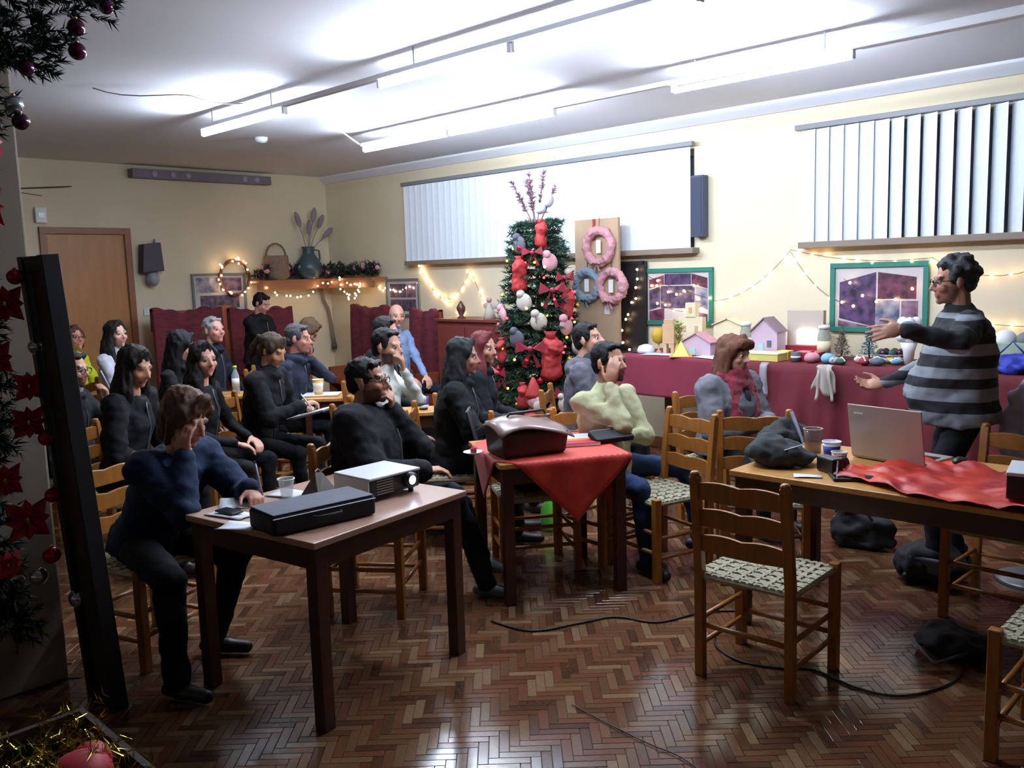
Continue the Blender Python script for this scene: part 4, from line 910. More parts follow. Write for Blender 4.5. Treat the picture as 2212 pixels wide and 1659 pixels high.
picture('framed_poster', (5.24, 9.995, 1.54), 0, 0.70, 0.48, [(q4(-0.42, 0.02, -0.02, 0.40), 2), (q4(0.02, 0.05, 0.42, 0.38), 4), (q4(-0.36, -0.38, 0.36, -0.05), 3)], 'framed photograph on the back wall behind the lit wreath', M_pfr, 0.03)
# loudspeaker on the right wall
t = thing('wall_loudspeaker', 'slim slate-blue loudspeaker box at the right end of the wide blind', 'loudspeaker', (6.80, 4.255, 2.21))
MB().box((0, 0, 0), (0.10, 0.12, 0.53)).build('cabinet', mat('slate_box', (66, 76, 98), 0.6), t, bevel=0.006)
MB().box((-0.053, 0, 0), (0.008, 0.1, 0.5)).build('grille', mat('slate_grille', (58, 66, 86), 0.8, bump=0.5, bscale=300), t)
# dark hanging wall object beside the door
t = thing('wall_lantern', 'dark boxy wall lantern with a pale round globe beside the door', 'wall lamp', (4.39, 9.92, 1.95))
MB().prism([(-0.12, -0.15), (0.13, -0.13), (0.11, 0.19), (-0.09, 0.17)], 0.14).build('hood', mat('dark_plum_hood', (70, 62, 76), 0.6), t, bevel=0.01)
MB().ell((0.01, -0.01, -0.22), (0.075, 0.07, 0.085)).build('globe', mat('frosted_globe', (146, 150, 158), 0.3), t, True)
MB().box((0.09, 0.02, 0.2), (0.03, 0.05, 0.06)).build('bracket', M_metal, t)
t = thing('light_switch', 'small pale light switch beside the door below the lantern', 'switch', (4.34, 9.995, 1.36)); MB().box((0, -0.006, 0), (0.08, 0.012, 0.08)).build('plate', M_white, t, bevel=0.003); MB().box((0, -0.014, 0), (0.03, 0.008, 0.045)).build('rocker', M_white, t)
# corner shelf with garland
t = thing('corner_shelf', 'wooden corner shelf high up where the two walls meet', 'shelf', (6.85, 10.0, 1.66))
M_shelf = mat('reddish_shelf', (150, 96, 66), 0.5, var=0.15)
MB().box((-0.60, -0.12, 0), (1.20, 0.24, 0.035)).build('shelf_board', M_shelf, t, bevel=0.003); MB().box((-0.12, -0.74, 0), (0.24, 1.0, 0.035)).build('shelf_board', M_shelf, t, bevel=0.003)
MB().box((-0.62, -0.225, -0.06), (1.2, 0.02, 0.09)).build('fascia', M_shelf, t); MB().box((-0.225, -0.78, -0.06), (0.02, 0.98, 0.09)).build('fascia', M_shelf, t)
g = thing('shelf_garland', 'dark evergreen garland with plum baubles lying along the corner shelf', 'garland', (6.85, 10.0, 1.68))
rg = random.Random(21); gf = MB(); path = [(-1.2, -0.16), (-0.8, -0.15), (-0.4, -0.16), (-0.18, -0.3), (-0.16, -0.7), (-0.15, -1.2)]
for i in range(270):
    k = rg.randrange(len(path)-1); q = rg.random(); p = np.array([path[k][0]*(1-q)+path[k+1][0]*q, path[k][1]*(1-q)+path[k+1][1]*q, 0.05]); e = p+np.array([rg.uniform(-0.12, 0.12), rg.uniform(-0.08, 0.05), rg.uniform(-0.02, 0.15)]); needles(gf, p, e, 22, 0.055, 0.007, rg)
o = gf.build('foliage', M_pine2, g); o['kind'] = 'stuff'
for i in range(34):
    k = rg.randrange(len(path)-1); q = rg.random(); bauble(g, (path[k][0]*(1-q)+path[k+1][0]*q, path[k][1]*(1-q)+path[k+1][1]*q-0.06, rg.uniform(0.05, 0.17)), rg.uniform(0.025, 0.04), rg.choice((M_purp, M_pinkf, M_silv, M_purp)), False)
t = thing('straw_basket', 'round brown straw basket standing on the corner shelf', 'basket', (5.97, 9.87, 1.68)); M_straw = mat('straw', (138, 116, 96), 0.8, var=0.25, scale=40, bump=0.4, bscale=120)
MB().lathe([(0.02, 0), (0.12, 0.0), (0.16, 0.05), (0.15, 0.28), (0.15, 0.30), (0.13, 0.29), (0.135, 0.05), (0.02, 0.02)]).build('bowl', M_straw, t, True)
MB().tube([(0.14*math.cos(a), 0, 0.29+0.16*math.sin(a)) for a in np.linspace(0, math.pi, 13)], 0.012, 6).build('handle', M_straw, t, True)
t = thing('green_jug', 'dark green bellied jug holding dried flower stalks on the corner shelf', 'jug', (6.40, 9.80, 1.68)); M_jug = mat('dark_green_glaze', (58, 78, 86), 0.35)
MB().lathe([(0.03, 0), (0.10, 0.0), (0.17, 0.09), (0.16, 0.2), (0.08, 0.31), (0.07, 0.37), (0.09, 0.41), (0.075, 0.41), (0.055, 0.36), (0.02, 0.3)]).build('body', M_jug, t, True); MB().tube([(0.08, 0, 0.37), (0.16, 0, 0.36), (0.17, 0, 0.25), (0.14, 0, 0.2)], 0.012, 6).build('handle', M_jug, t, True)
M_dry = mat('dried_mauve_stalk', (150, 134, 146), 0.8, var=0.2)
for (dx, dz) in ((-0.14, 0.72), (0.10, 0.78), (0.2, 0.7), (0.3, 0.56), (0.02, 0.62)):
    MB().tube([(0, 0, 0.3), (dx*0.5, 0, 0.3+(dz-0.3)*0.6), (dx, -0.02, dz)], 0.005, 5).ell((dx, -0.02, dz+0.03), (0.035, 0.03, 0.10), roty(math.atan2(dx, dz-0.3))).build('dried_flower', M_dry, t, True)
# hooked cane hanging from the corner shelf
t = thing('hanging_cane', 'bent brown cane hanging on the wall below the corner shelf', 'cane', (6.74, 9.93, 0.8))
MB().tube([(0.10, 0, 0.86), (0.03, 0, 0.9), (-0.05, 0, 0.86), (-0.08, 0, 0.74), (-0.06, 0, 0.6), (0.0, 0, 0.48), (0.02, -0.02, 0.3), (0.05, -0.03, 0.0)], [0.012, 0.014, 0.016, 0.018, 0.02, 0.022, 0.022, 0.03], 8).build('rod', mat('old_cane', (140, 122, 106), 0.7, var=0.2), t, True)
MB().lathe([(0.035, 0), (0.035, 0.06), (0.025, 0.08)], (0.05, -0.03, -0.06)).build('ferrule', mat('dark_ferrule', (78, 68, 66), 0.5), t, True)
# red woven throws on high settles
M_throw = mat('red_woven_throw', (116, 36, 46), 0.85, rgb2=(84, 26, 42), scale=9, stretch=(1, 1, 5), bump=0.4, bscale=90)
def settle(loc, rz, w, h, label, tl, orange=False):
    t = thing('high_settle', label, 'settle', loc, rz)
    M_w = mat('settle_wood', (140, 74, 44), 0.5, var=0.15)
    MB().box((0, 0.0, h/2), (w, 0.04, h-0.06)).build('backboard', M_w, t); MB().box((0, -0.22, 0.43), (w, 0.44, 0.04)).build('seat', M_w, t)
    for sx in (-1, 1): MB().box((sx*(w/2-0.02), -0.21, 0.3), (0.04, 0.40, 0.6)).build('end_panel', M_w, t)
    c, s_ = math.cos(rz), math.sin(rz)
    mb = MB()
    def fn(u, v):
        x = -w/2-0.01+(w+0.02)*v; zt = h-0.03+0.02*math.sin(v*11)+0.012*math.sin(v*27)+0.03*abs(2*v-1)**3
        pr = [(0.035, zt-0.25), (0.03, zt), (-0.03, zt), (-0.045, zt-0.25), (-0.05, zt-0.55), (-0.05, 0.47)]; k = u*(len(pr)-1); i = min(int(k), len(pr)-2); q = k-i
        return (x, pr[i][0]*(1-q)+pr[i+1][0]*q-0.006*math.sin(x*30)*(u > 0.4), pr[i][1]*(1-q)+pr[i+1][1]*q)
    mb.sheet(fn, 15, 50); o = tag(mb.build('woven_throw', M_throw, None, True, solid=0.006), tl, 'throw', 'red woven throws'); o.location = loc; o.rotation_euler = (0, 0, rz)
settle((4.60, 9.55, 0), 0, 0.80, 1.40, 'high wooden settle against the back wall beside the door', 'dark red woven throw over the settle beside the door')
settle((5.52, 9.55, 0), 0, 0.82, 1.36, 'high wooden settle against the back wall behind the standing dark-haired man', 'dark red woven throw behind the standing dark-haired man')
settle((6.56, 8.70, 0), R(-90), 0.84, 1.34, 'high wooden settle on the right wall under the small framed photograph', 'dark red woven throw beside the bald man, nearer the corner')
settle((6.56, 7.72, 0), R(-90), 0.50, 1.30, 'narrow wooden settle between the bald man and the brown cabinet', 'bright red woven throw between the bald man and the brown cabinet')
tag(MB().box((5.06, 9.60, 0.75), (0.20, 0.03, 1.3)).build('wood_panel', mat('orange_panel', (170, 90, 50), 0.5, var=0.1), bevel=0.004), 'orange-brown wooden panel between the two settles at the back', 'panel')
# brown cabinet
t = thing('low_cabinet', 'reddish brown cabinet along the wall left of the Christmas tree', 'cabinet', (6.60, 6.88, 0))
M_cab = mat('mahogany', (112, 50, 44), 0.45, var=0.12, scale=4)
MB().box((0, 0, 0.60), (0.42, 0.90, 1.16)).build('carcass', M_cab, t, bevel=0.004); MB().box((-0.01, 0, 1.19), (0.46, 0.94, 0.03)).build('top_board', M_cab, t, bevel=0.004)
for sy in (-1, 1):
    o = MB().box((-0.218, sy*0.22, 0.6), (0.02, 0.42, 1.05)).build('door', M_cab, t, bevel=0.004); MB().ell((-0.24, sy*0.04, 0.65), 0.014).build('knob', M_gold, o, True)
o = thing('wooden_finial', 'small dark turned wooden figure on the brown cabinet', 'figurine', (6.52, 7.08, 1.205)); MB().lathe([(0.03, 0), (0.04, 0.01), (0.02, 0.03), (0.045, 0.08), (0.05, 0.12), (0.02, 0.17), (0.005, 0.19)]).build('figure', mat('dark_turned_wood', (84, 44, 40), 0.4), o, True); MB().lathe([(0.05, 0), (0.05, 0.008), (0.02, 0.012)]).build('foot', M_tframe, o, True)
o = thing('pale_ornament', 'pale angel-like ornament on the brown cabinet close to the tree', 'figurine', (6.50, 6.62, 1.205)); MB().lathe([(0.07, 0), (0.05, 0.08), (0.02, 0.16), (0.015, 0.17)]).build('gown', M_cream, o, True); MB().ell((0, 0, 0.2), 0.03).build('head', M_pinkf, o, True)
for k in (-1, 1): MB().ell((0.02, k*0.06, 0.14), (0.012, 0.05, 0.035)).build('wing', M_cream, o, True)

# cardboard panel with wreaths
t = thing('cardboard_panel', 'tall beige cardboard panel standing right of the Christmas tree', 'panel', (6.62, 5.26, 0))
MB().box((0.0, 0, 1.56), (0.03, 0.52, 1.2)).build('board', mat('beige_card', (178, 150, 122), 0.8, var=0.1, scale=4), t); MB().box((0.03, 0.2, 0.97), (0.03, 0.03, 1.9)).build('support', M_tframe, t); MB().box((0.03, -0.2, 0.97), (0.03, 0.03, 1.9)).build('support', M_tframe, t)
MB().box((-0.017, 0.02, 2.06), (0.004, 0.035, 0.2)).build('red_ribbon', M_redm, t); MB().box((-0.018, -0.12, 1.33), (0.006, 0.06, 0.13)).build('paper_tag', M_white, t)
def wreath(name, y, z, r, m, label, x=6.585):
    o = thing(name, label, 'wreath', (x, y, z), 0, 'wreaths on the cardboard panel'); rgw = random.Random(int(y*1000)); w_ = MB()
    for k in range(30):
        a = 2*math.pi*k/30; w_.ell((rgw.uniform(-0.015, 0.01), r*math.cos(a), r*math.sin(a)), rgw.uniform(0.036, 0.05), n=8, m=6)
    me = organic(w_, 0.012, 2, 0.012, 40.0); me.materials.append(m); link('ring', me, o); ribbon_bow(o, (-0.05, 0, -r), R(-90), m, 0.8); MB().box((-0.01, 0, 0.0), (0.01, 0.05, 0.12)).build('paper_charm', M_white, o)
    MB().tube([(0, 0, r), (0.01, 0, r+0.12)], 0.003, 5).build('hanger', M_wire, o)
wreath('fluffy_wreath', 5.21, 1.90, 0.15, M_pinkf, 'largest pink fluffy wreath, on top of the beige panel')
wreath('fluffy_wreath', 5.07, 1.53, 0.135, M_pinkf, 'smaller pink fluffy wreath low on the right side of the beige panel')
wreath('fluffy_wreath', 5.36, 1.54, 0.13, mat('blue_grey_fluff', (128, 146, 160), 0.8), 'blue-grey fluffy wreath low on the left side of the beige panel')
# dark board with lights
t = thing('dark_noticeboard', 'narrow black board hung with tiny lights beside the beige panel', 'board', (6.82, 5.02, 1.33)); M_dk = mat('near_black_board', (24, 22, 28), 0.5)
MB().box((0, 0, 0), (0.03, 0.36, 0.84)).build('panel', M_dk, t)
for c, s in (((-0.018, 0.17, 0), (0.012, 0.03, 0.84)), ((-0.018, -0.17, 0), (0.012, 0.03, 0.84)), ((-0.018, 0, 0.41), (0.012, 0.34, 0.03)), ((-0.018, 0, -0.41), (0.012, 0.34, 0.03))): MB().box(c, s).build('frame_rail', M_dk, t)
fairy('tiny white lights trailing down the narrow black board', [[(6.78, 4.90, 1.72), (6.78, 4.94, 1.5), (6.78, 5.0, 1.3), (6.77, 5.08, 1.16), (6.77, 5.12, 1.02), (6.77, 4.98, 0.96)]], step=0.085, kinds=('w', 'w', 'w', 'r'))
# fairy lights along the walls
XW = 6.83
fairy('fairy light string in loops from the peak between the collages to the right edge', [sag((XW, 4.9, 1.64), (XW, 4.15, 1.40), 0.02, 8), sag((XW, 4.15, 1.38), (XW, 3.41, 1.80), 0.10, 10), sag((XW, 3.41, 1.80), (XW, 2.3, 1.70), 0.05, 8), sag((XW, 3.41, 1.78), (XW, 2.85, 1.36), 0.12, 10), sag((XW-0.04, 2.95, 1.56), (XW-0.04, 2.4, 1.52), 0.14, 8), sag((XW-0.02, 2.3, 1.70), (XW-0.02, 1.5, 1.66), 0.12, 8), sag((XW-0.02, 2.05, 1.24), (XW-0.02, 1.4, 1.22), 0.02, 6)], step=0.13)
fairy('fairy lights scattered over the green-framed collage', [sag((6.80, 4.82, 1.60), (6.80, 4.25, 1.58), 0.14, 8), sag((6.80, 4.75, 1.42), (6.80, 4.2, 1.36), 0.10, 8)], step=0.11, kinds=('w',))
fairy('dense zigzag of warm fairy lights on the wall left of the Christmas tree', [sag((XW, 8.98, 1.56), (XW, 8.15, 1.60), 0.06, 8), sag((XW, 8.15, 1.83), (XW, 7.62, 1.40), 0.10, 10), sag((XW, 8.13, 1.80), (XW, 7.58, 1.36), 0.10, 10), sag((XW, 7.62, 1.40), (XW, 7.24, 1.74), 0.06, 8), sag((XW, 7.24, 1.74), (XW, 6.98, 1.30), 0.04, 8), sag((XW, 7.5, 1.30), (XW, 7.2, 1.16), 0.02, 6)], step=0.075)
fairy('warm fairy lights hanging in loops under the corner shelf', [sag((5.72, 9.74, 1.62), (6.55, 9.74, 1.60), 0.14, 10), sag((6.50, 9.72, 1.62), (6.60, 9.5, 1.66), 0.02, 5), sag((6.60, 9.45, 1.62), (6.60, 8.95, 1.60), 0.14, 10), sag((6.58, 9.40, 1.60), (6.58, 8.98, 1.58), 0.17, 10), sag((6.59, 9.5, 1.7), (6.59, 8.9, 1.62), 0.05, 6)], step=0.085)
t = thing('lit_wreath', 'round twig wreath wound with warm lights in front of the framed photograph', 'wreath', (5.42, 9.93, 1.72)); tw = MB(); rgw = random.Random(2)
for k in range(9): tw.tube([((0.19+rgw.uniform(-0.02, 0.02))*math.cos(a), rgw.uniform(-0.02, 0.02), (0.21+rgw.uniform(-0.02, 0.02))*math.sin(a)) for a in np.linspace(0, 2*math.pi, 25)], 0.006, 5)
tw.build('twig_ring', mat('twig', (112, 70, 52), 0.8), t, True)
for k in range(22):
    a = rgw.uniform(0, 6.283); o = link('bulb', BULB['w'], t); o.location = (0.2*math.cos(a)+rgw.gauss(0, 0.015), -0.03, 0.22*math.sin(a)+rgw.gauss(0, 0.02))
# ------------------------------------------------------------------ things on the projector table (top z = 0.74)
M_paper = mat('white_paper', (222, 224, 232), 0.8); M_grey = mat('dark_grey_fabric', (84, 86, 98), 0.75, var=0.1, scale=30); M_blk = mat('black_fabric', (18, 18, 24), 0.8, var=0.2, scale=20)
ZT = 0.741
t = thing('projector', 'white-topped projector with a glowing lens on the left table', 'projector', (2.285, 3.06, ZT), R(2))
MB().box((0, 0, 0.058), (0.28, 0.24, 0.075)).build('body', mat('dark_projector_body', (34, 34, 38), 0.35), t, bevel=0.01); MB().box((0, 0.0, 0.098), (0.286, 0.246, 0.012)).build('top_cover', mat('projector_white', (214, 214, 216), 0.4), t, bevel=0.005)
MB().box((-0.143, 0.0, 0.055), (0.006, 0.235, 0.078)).build('side_cover', mat('projector_white', (214, 214, 216), 0.4), t)
o = MB().cyl((0.075, -0.11, 0.062), (0.075, -0.145, 0.062), 0.034, n=18).build('lens_barrel', M_black, t, True); MB().ell((0.075, -0.138, 0.062), (0.024, 0.012, 0.024)).build('lens', mat('lit_lens', (190, 215, 255), 0.1, emit=14.0), o, True)
for k in range(6): MB().box((-0.06, -0.1215, 0.03+0.011*k), (0.09, 0.004, 0.004)).build('vent_slat', M_metal, t)
for sx in (-1, 1):
    for sy in (-1, 1): MB().cyl((sx*0.11, sy*0.09, 0), (sx*0.11, sy*0.09, 0.024), 0.012).build('foot', M_black, t, True)
t = thing('projector_case', 'flat dark grey zipped case lying in front of the projector', 'case', (1.85, 2.90, ZT), R(-5)); MB().box((0, 0, 0.04), (0.44, 0.21, 0.076)).build('body', M_blk, t, bevel=0.012); MB().box((0, 0, 0.081), (0.43, 0.20, 0.006)).build('lid', M_grey, t, bevel=0.003)
MB().tube([(-0.218, -0.103, 0.068), (0.218, -0.103, 0.068), (0.218, 0.103, 0.068)], 0.0025, 4).build('zip', M_metal, t); MB().tube([(-0.06, -0.108, 0.05), (-0.05, -0.13, 0.05), (0.05, -0.13, 0.05), (0.06, -0.108, 0.05)], 0.006, 6).build('handle', M_blk, t, True)
def sheet(x, y, rz, w, d, label, z=ZT, m=None, name='paper_sheet'):
    o = MB().sheet(lambda u, v: ((u-0.5)*w, (v-0.5)*d, 0.003+0.003*math.sin(u*5+v*3)), 4, 4).build(name, m or M_paper, None, True, solid=0.0012); o.location = (x, y, z); o.rotation_euler = (0, 0, R(rz)); return tag(o, label, 'paper')
sheet(1.80, 3.40, -30, 0.15, 0.21, 'white note paper under the writing woman\'s hand'); sheet(2.02, 3.36, 20, 0.13, 0.16, 'white paper beside the clear plastic cup'); sheet(1.685, 3.25, 15, 0.10, 0.20, 'white paper under the dark phone near the table edge')
sheet(1.62, 3.06, 30, 0.11, 0.15, 'crumpled paper at the left edge of the projector table')
t = thing('mobile_phone', 'small dark phone lying on a white paper', 'phone', (1.69, 3.27, ZT+0.007), R(8)); MB().box((0, 0, 0.004), (0.058, 0.115, 0.008)).build('body', M_black, t, bevel=0.003); MB().box((0, 0, 0.0085), (0.05, 0.1, 0.001)).build('screen', mat('dark_screen', (30, 34, 42), 0.1), t)
def cup(name, x, y, z, r0, r1, h, m, label, rim=None, band=None, cat='cup'):
    t = thing(name, label, cat, (x, y, z)); MB().lathe([(0.002, 0.0), (r0, 0.0), (r1, h), (r1-0.002, h), (r0-0.002, 0.004), (0.002, 0.004)]).build('wall', m, t, True)
    MB().tube([(r1*math.cos(a), r1*math.sin(a), h) for a in np.linspace(0, 2*math.pi, 19)], 0.0026, 6).build('rim', rim or m, t, True)
    if band: MB().lathe([(r0+(r1-r0)*0.2+0.001, h*0.2), (r0+(r1-r0)*0.8+0.001, h*0.8)]).build('band', band, t, True)
    return t
M_clear = mat('clear_plastic', (200, 205, 210), 0.1, alpha=0.28)
cup('plastic_cup', 1.98, 3.305, ZT, 0.024, 0.036, 0.085, M_clear, 'clear plastic cup beside the dark pouch on the projector table', M_white)
t = thing('dark_pouch', 'dark pyramid-shaped leather pouch next to the projector', 'pouch', (2.12, 3.27, ZT), R(20)); MB().add([(-0.07, -0.05, 0), (0.07, -0.05, 0), (0.07, 0.05, 0), (-0.07, 0.05, 0), (-0.02, 0, 0.10), (0.03, 0, 0.09)], [(0, 3, 2, 1), (0, 1, 5, 4), (1, 2, 5), (2, 3, 4, 5), (3, 0, 4)]).build('body', mat('dark_leather', (70, 58, 50), 0.5, var=0.2), t, bevel=0.006); MB().tube([(-0.02, 0, 0.10), (0.0, 0, 0.108), (0.03, 0, 0.09)], 0.003, 5).build('zip', M_metal, t)
def pen(p, d, m, label, L=0.14):
    p = np.array(p, float); d = unit(d); t = thing('pen', label, 'pen', tuple(p)); MB().cyl((0, 0, 0), d*L, 0.0055, n=8).build('barrel', m, t, True); MB().cyl(-d*0.014, (0, 0, 0), 0.001, 0.0045, n=8).build('tip', M_metal, t, True); MB().cyl(d*L, d*(L+0.012), 0.004, n=8).build('button', M_black, t, True)
i22 = 1; hw = world_of(i22, GLOBAL_P[i22][5][-1]); pen(hw+np.array([0.035, -0.045, -0.025]), (-0.12, 0.1, 1), mat('grey_pen', (150, 154, 164), 0.4), 'grey pen in the hand of the woman at the projector table')

# ------------------------------------------------------------------ small middle table
M_redcl = mat('red_table_runner', (196, 34, 32), 0.6, rgb2=(214, 62, 36), scale=12, sheen=0.2)
# runner laid diagonally: square turned 45 degrees to the table, its corner hanging over the front edge
mb = MB(); Mt = rotz(R(-30)); c0 = np.array([3.475, 3.14, 0])
def run(u, v):
    a = (u-0.5)*0.92; b = (v-0.5)*0.92; x = (a-b)*0.7071+0.05; y = (a+b)*0.7071-0.02; hx, hy = 0.352, 0.342
    ox = max(0, abs(x)-hx); oy = max(0, abs(y)-hy); z = 0.7435-ox-oy
    xx = math.copysign(min(abs(x), hx)+min(ox, 0.004)+0.03*min(1, oy*3)*0, x); yy = math.copysign(min(abs(y), hy)+min(oy, 0.004)+0.02*math.sin(x*30)*min(1, oy*5)*0.4, y)
    p = Mt@np.array([xx, yy, 0])+c0; return (p[0], p[1], z)
mb.sheet(run, 40, 40); tag(mb.build('red_cloth', M_redcl, None, True, solid=0.003), 'red square cloth laid cornerwise on the small middle table', 'cloth')
ZM = 0.747
M_lea = mat('brown_leather', (140, 112, 104), 0.3, var=0.2, scale=6, spec=0.7); M_lea2 = mat('dark_brown_leather', (56, 38, 34), 0.4, var=0.2)
t = thing('leather_bag', 'bulky brown leather bag with a strap handle on the red cloth', 'bag', (3.29, 3.10, ZM), R(-20)); t.scale = (0.82, 0.82, 0.92)
V = [(-0.22, -0.13, 0), (0.21, -0.13, 0), (0.22, 0.15, 0), (-0.22, 0.15, 0), (-0.25, -0.16, 0.155), (0.22, -0.16, 0.13), (0.23, 0.16, 0.17), (-0.23, 0.17, 0.185)]
MB().add(V, [(0, 3, 2, 1), (0, 1, 5, 4), (1, 2, 6, 5), (2, 3, 7, 6), (3, 0, 4, 7), (4, 5, 6, 7)]).build('body', M_lea2, t, bevel=0.018)
MB().sheet(lambda u, v: (-0.27+0.51*u, -0.185+0.37*v, 0.158+0.05*math.sin(math.pi*v)+0.018*math.sin(u*5)-0.02*u-0.03*(abs(2*u-1)**4)), 12, 10).build('flap', M_lea, t, True, solid=0.007)
MB().tube([(-0.16, -0.03, 0.20), (-0.14, -0.03, 0.235), (0.12, -0.0, 0.235), (0.14, 0.0, 0.20)], 0.009, 6).build('handle', M_lea2, t, True)
for x in (-0.16, 0.14): MB().box((x, -0.02, 0.205), (0.03, 0.035, 0.012)).build('buckle', M_metal, t)
t = thing('magazine', 'magazine with white, orange and red cover bands beside the leather bag', 'magazine', (3.66, 3.08, ZM), R(-38)); MB().box((0, 0, 0.008), (0.21, 0.28, 0.014)).build('pages', M_paper, t)
for y, h_, m in ((0.07, 0.14, mat('pale_cover', (200, 208, 224), 0.4)), (-0.03, 0.05, mat('orange_cover', (226, 110, 40), 0.4)), (-0.098, 0.084, mat('crimson_cover', (170, 40, 60), 0.4))): MB().box((0, y, 0.0165), (0.208, h_, 0.002)).build('cover_band', m, t)
t = thing('dark_folder', 'dark folder wedged half under the magazine on the red cloth', 'folder', (3.78, 2.93, ZM+0.03), R(-20)); MB().box((0, 0, 0.0), (0.24, 0.10, 0.03), rotx(R(20))).build('cover', M_blk, t, bevel=0.004); MB().box((0.0, 0.02, 0.02), (0.22, 0.06, 0.004), rotx(R(20))).build('pocket', M_grey, t)
t = thing('saucer', 'small white saucer at the left corner of the red cloth', 'saucer', (3.09, 3.30, ZM)); MB().lathe([(0.02, 0), (0.03, 0.002), (0.055, 0.012), (0.054, 0.014), (0.03, 0.005), (0.01, 0.004)]).build('dish', M_white, t, True)
MB().lathe([(0.015, 0.005), (0.018, 0.03), (0.016, 0.03), (0.012, 0.008)]).build('inner_cup', M_redm, t, True)
i16 = 3; t = thing('dark_laptop', 'dark slim laptop held open on the lap of the leather-jacket woman', 'laptop', (3.66, 3.70, 0.69), R(-48-90+180))
MB().box((0, 0.0, 0.0), (0.34, 0.24, 0.016)).build('base', M_black, t, bevel=0.003); MB().box((0, 0.135, 0.09), (0.34, 0.008, 0.21), rotx(R(-14))).build('lid', mat('dark_lid', (44, 48, 56), 0.35), t, bevel=0.003); MB().box((0, 0.161, 0.196), (0.34, 0.012, 0.006), rotx(R(-14))).build('lid_edge', M_metal, t)
MB().box((0, -0.02, 0.009), (0.30, 0.11, 0.002)).build('keyboard', M_grey, t)

# ------------------------------------------------------------------ laptop table on the right
t = thing('laptop', 'open silver laptop seen from behind on the right table', 'laptop', (4.13, 1.57, ZT), R(80)); M_alu = mat('silver_lid', (178, 168, 160), 0.4, 0.25)
MB().box((0, -0.13, 0.012), (0.37, 0.25, 0.018)).build('base', M_alu, t, bevel=0.004); o = MB().box((0, 0.02, 0.14), (0.37, 0.008, 0.26), rotx(R(-10))).build('lid', M_alu, t, bevel=0.003)
MB().box((0, 0.014, 0.14), (0.34, 0.004, 0.23), rotx(R(-10))).build('screen', mat('laptop_screen', (150, 170, 200), 0.2, emit=1.2), o); MB().box((0, -0.12, 0.0222), (0.32, 0.12, 0.002)).build('keyboard', M_black, t)
cu = bpy.data.curves.new('logo', 'FONT'); cu.body = 'lenovo'; cu.size = 0.017; cu.extrude = 0.0004; cu.align_x = 'CENTER'; lo0 = bpy.data.objects.new('tmp', cu); COL.objects.link(lo0); dg = bpy.context.evaluated_depsgraph_get(); lme = bpy.data.meshes.new_from_object(lo0.evaluated_get(dg)); bpy.data.objects.remove(lo0); lme.materials.clear(); lme.materials.append(mat('pale_lettering', (225, 225, 228), 0.4)); lo = link('lid_lettering', lme, o); lo.location = (0.125, 0.0475, 0.225); lo.rotation_euler = (R(90-10), 0, R(180))
mb = MB(); rg = random.Random(5)
def crumple(u, v):
    x = (u-0.5)*0.62+0.03*math.sin(v*9); y = (v-0.5)*0.92+0.03*math.sin(u*7); e = min(u, v, 1-u, 1-v)
    return (x, y, 0.006+0.045*abs(noise.noise(Vector((u*3.1+v, v*5-u*2, 2.0))))+0.022*abs(noise.noise(Vector((u*9+v*3, v*7, 0)))))
mb.sheet(crumple, 40, 50); o = tag(mb.build('crumpled_cloth', mat('red_orange_cloth', (214, 62, 34), 0.45, rgb2=(160, 24, 36), scale=5), None, True, solid=0.003), 'crumpled red and orange cloth spread around the open laptop', 'cloth'); o.location = (3.88, 1.13, ZT); o.rotation_euler = (0, 0, R(-12))
M_blue = mat('blue_print', (44, 60, 150), 0.5)
cup('paper_cup', 4.02, 1.79, ZT, 0.030, 0.043, 0.095, M_paper, 'white paper cup with a blue band, nearest the laptop', M_white, M_blue); cup('paper_cup', 3.97, 1.73, ZT, 0.026, 0.036, 0.06, M_paper, 'short white cup with an orange band beside the laptop', M_white, mat('orange_print', (196, 110, 50), 0.5))
t = cup('glass_jar', 4.16, 1.95, ZT, 0.040, 0.046, 0.12, mat('brown_glass', (120, 96, 92), 0.1, alpha=0.55), 'brownish glass jar with a pale rim behind the paper cups', M_cream, cat='jar')
def blob(name, loc, parts, m, label, cat, v=0.014, extra=None):
    t = thing(name, label, cat, loc); b = MB()
    for c, r in parts: b.ell(c, r)
    me = organic(b, v, 3, 0.035, 8.0, len(label)); me.materials.append(m); link('body', me, t)
    if extra: extra(t)
    return t
blob('charcoal_bag', (3.82, 1.97, ZT), [((0, 0, 0.06), (0.16, 0.13, 0.075)), ((0.05, -0.08, 0.035), (0.10, 0.10, 0.035))], mat('charcoal_wool', (36, 42, 44), 0.9, var=0.2), 'rounded charcoal bag lying on the corner of the laptop table', 'bag', extra=lambda t: MB().tube([(-0.1, -0.09, 0.09), (0.0, -0.12, 0.10), (0.1, -0.09, 0.09)], 0.004, 5).build('zip', M_metal, t))
blob('black_coat', (4.37, 2.27, 0.46), [((0, 0, 0.12), (0.17, 0.16, 0.13)), ((0.06, -0.03, 0.27), (0.17, 0.12, 0.12)), ((-0.08, -0.04, 0.16), (0.13, 0.13, 0.12))], M_blk, 'heap of black coat piled on the chair beside the laptop table', 'coat', extra=lambda t: MB().tube([(-0.1, -0.12, 0.1), (0.02, -0.17, 0.25), (0.1, -0.05, 0.42)], 0.012, 6).build('strap', M_grey, t, True))
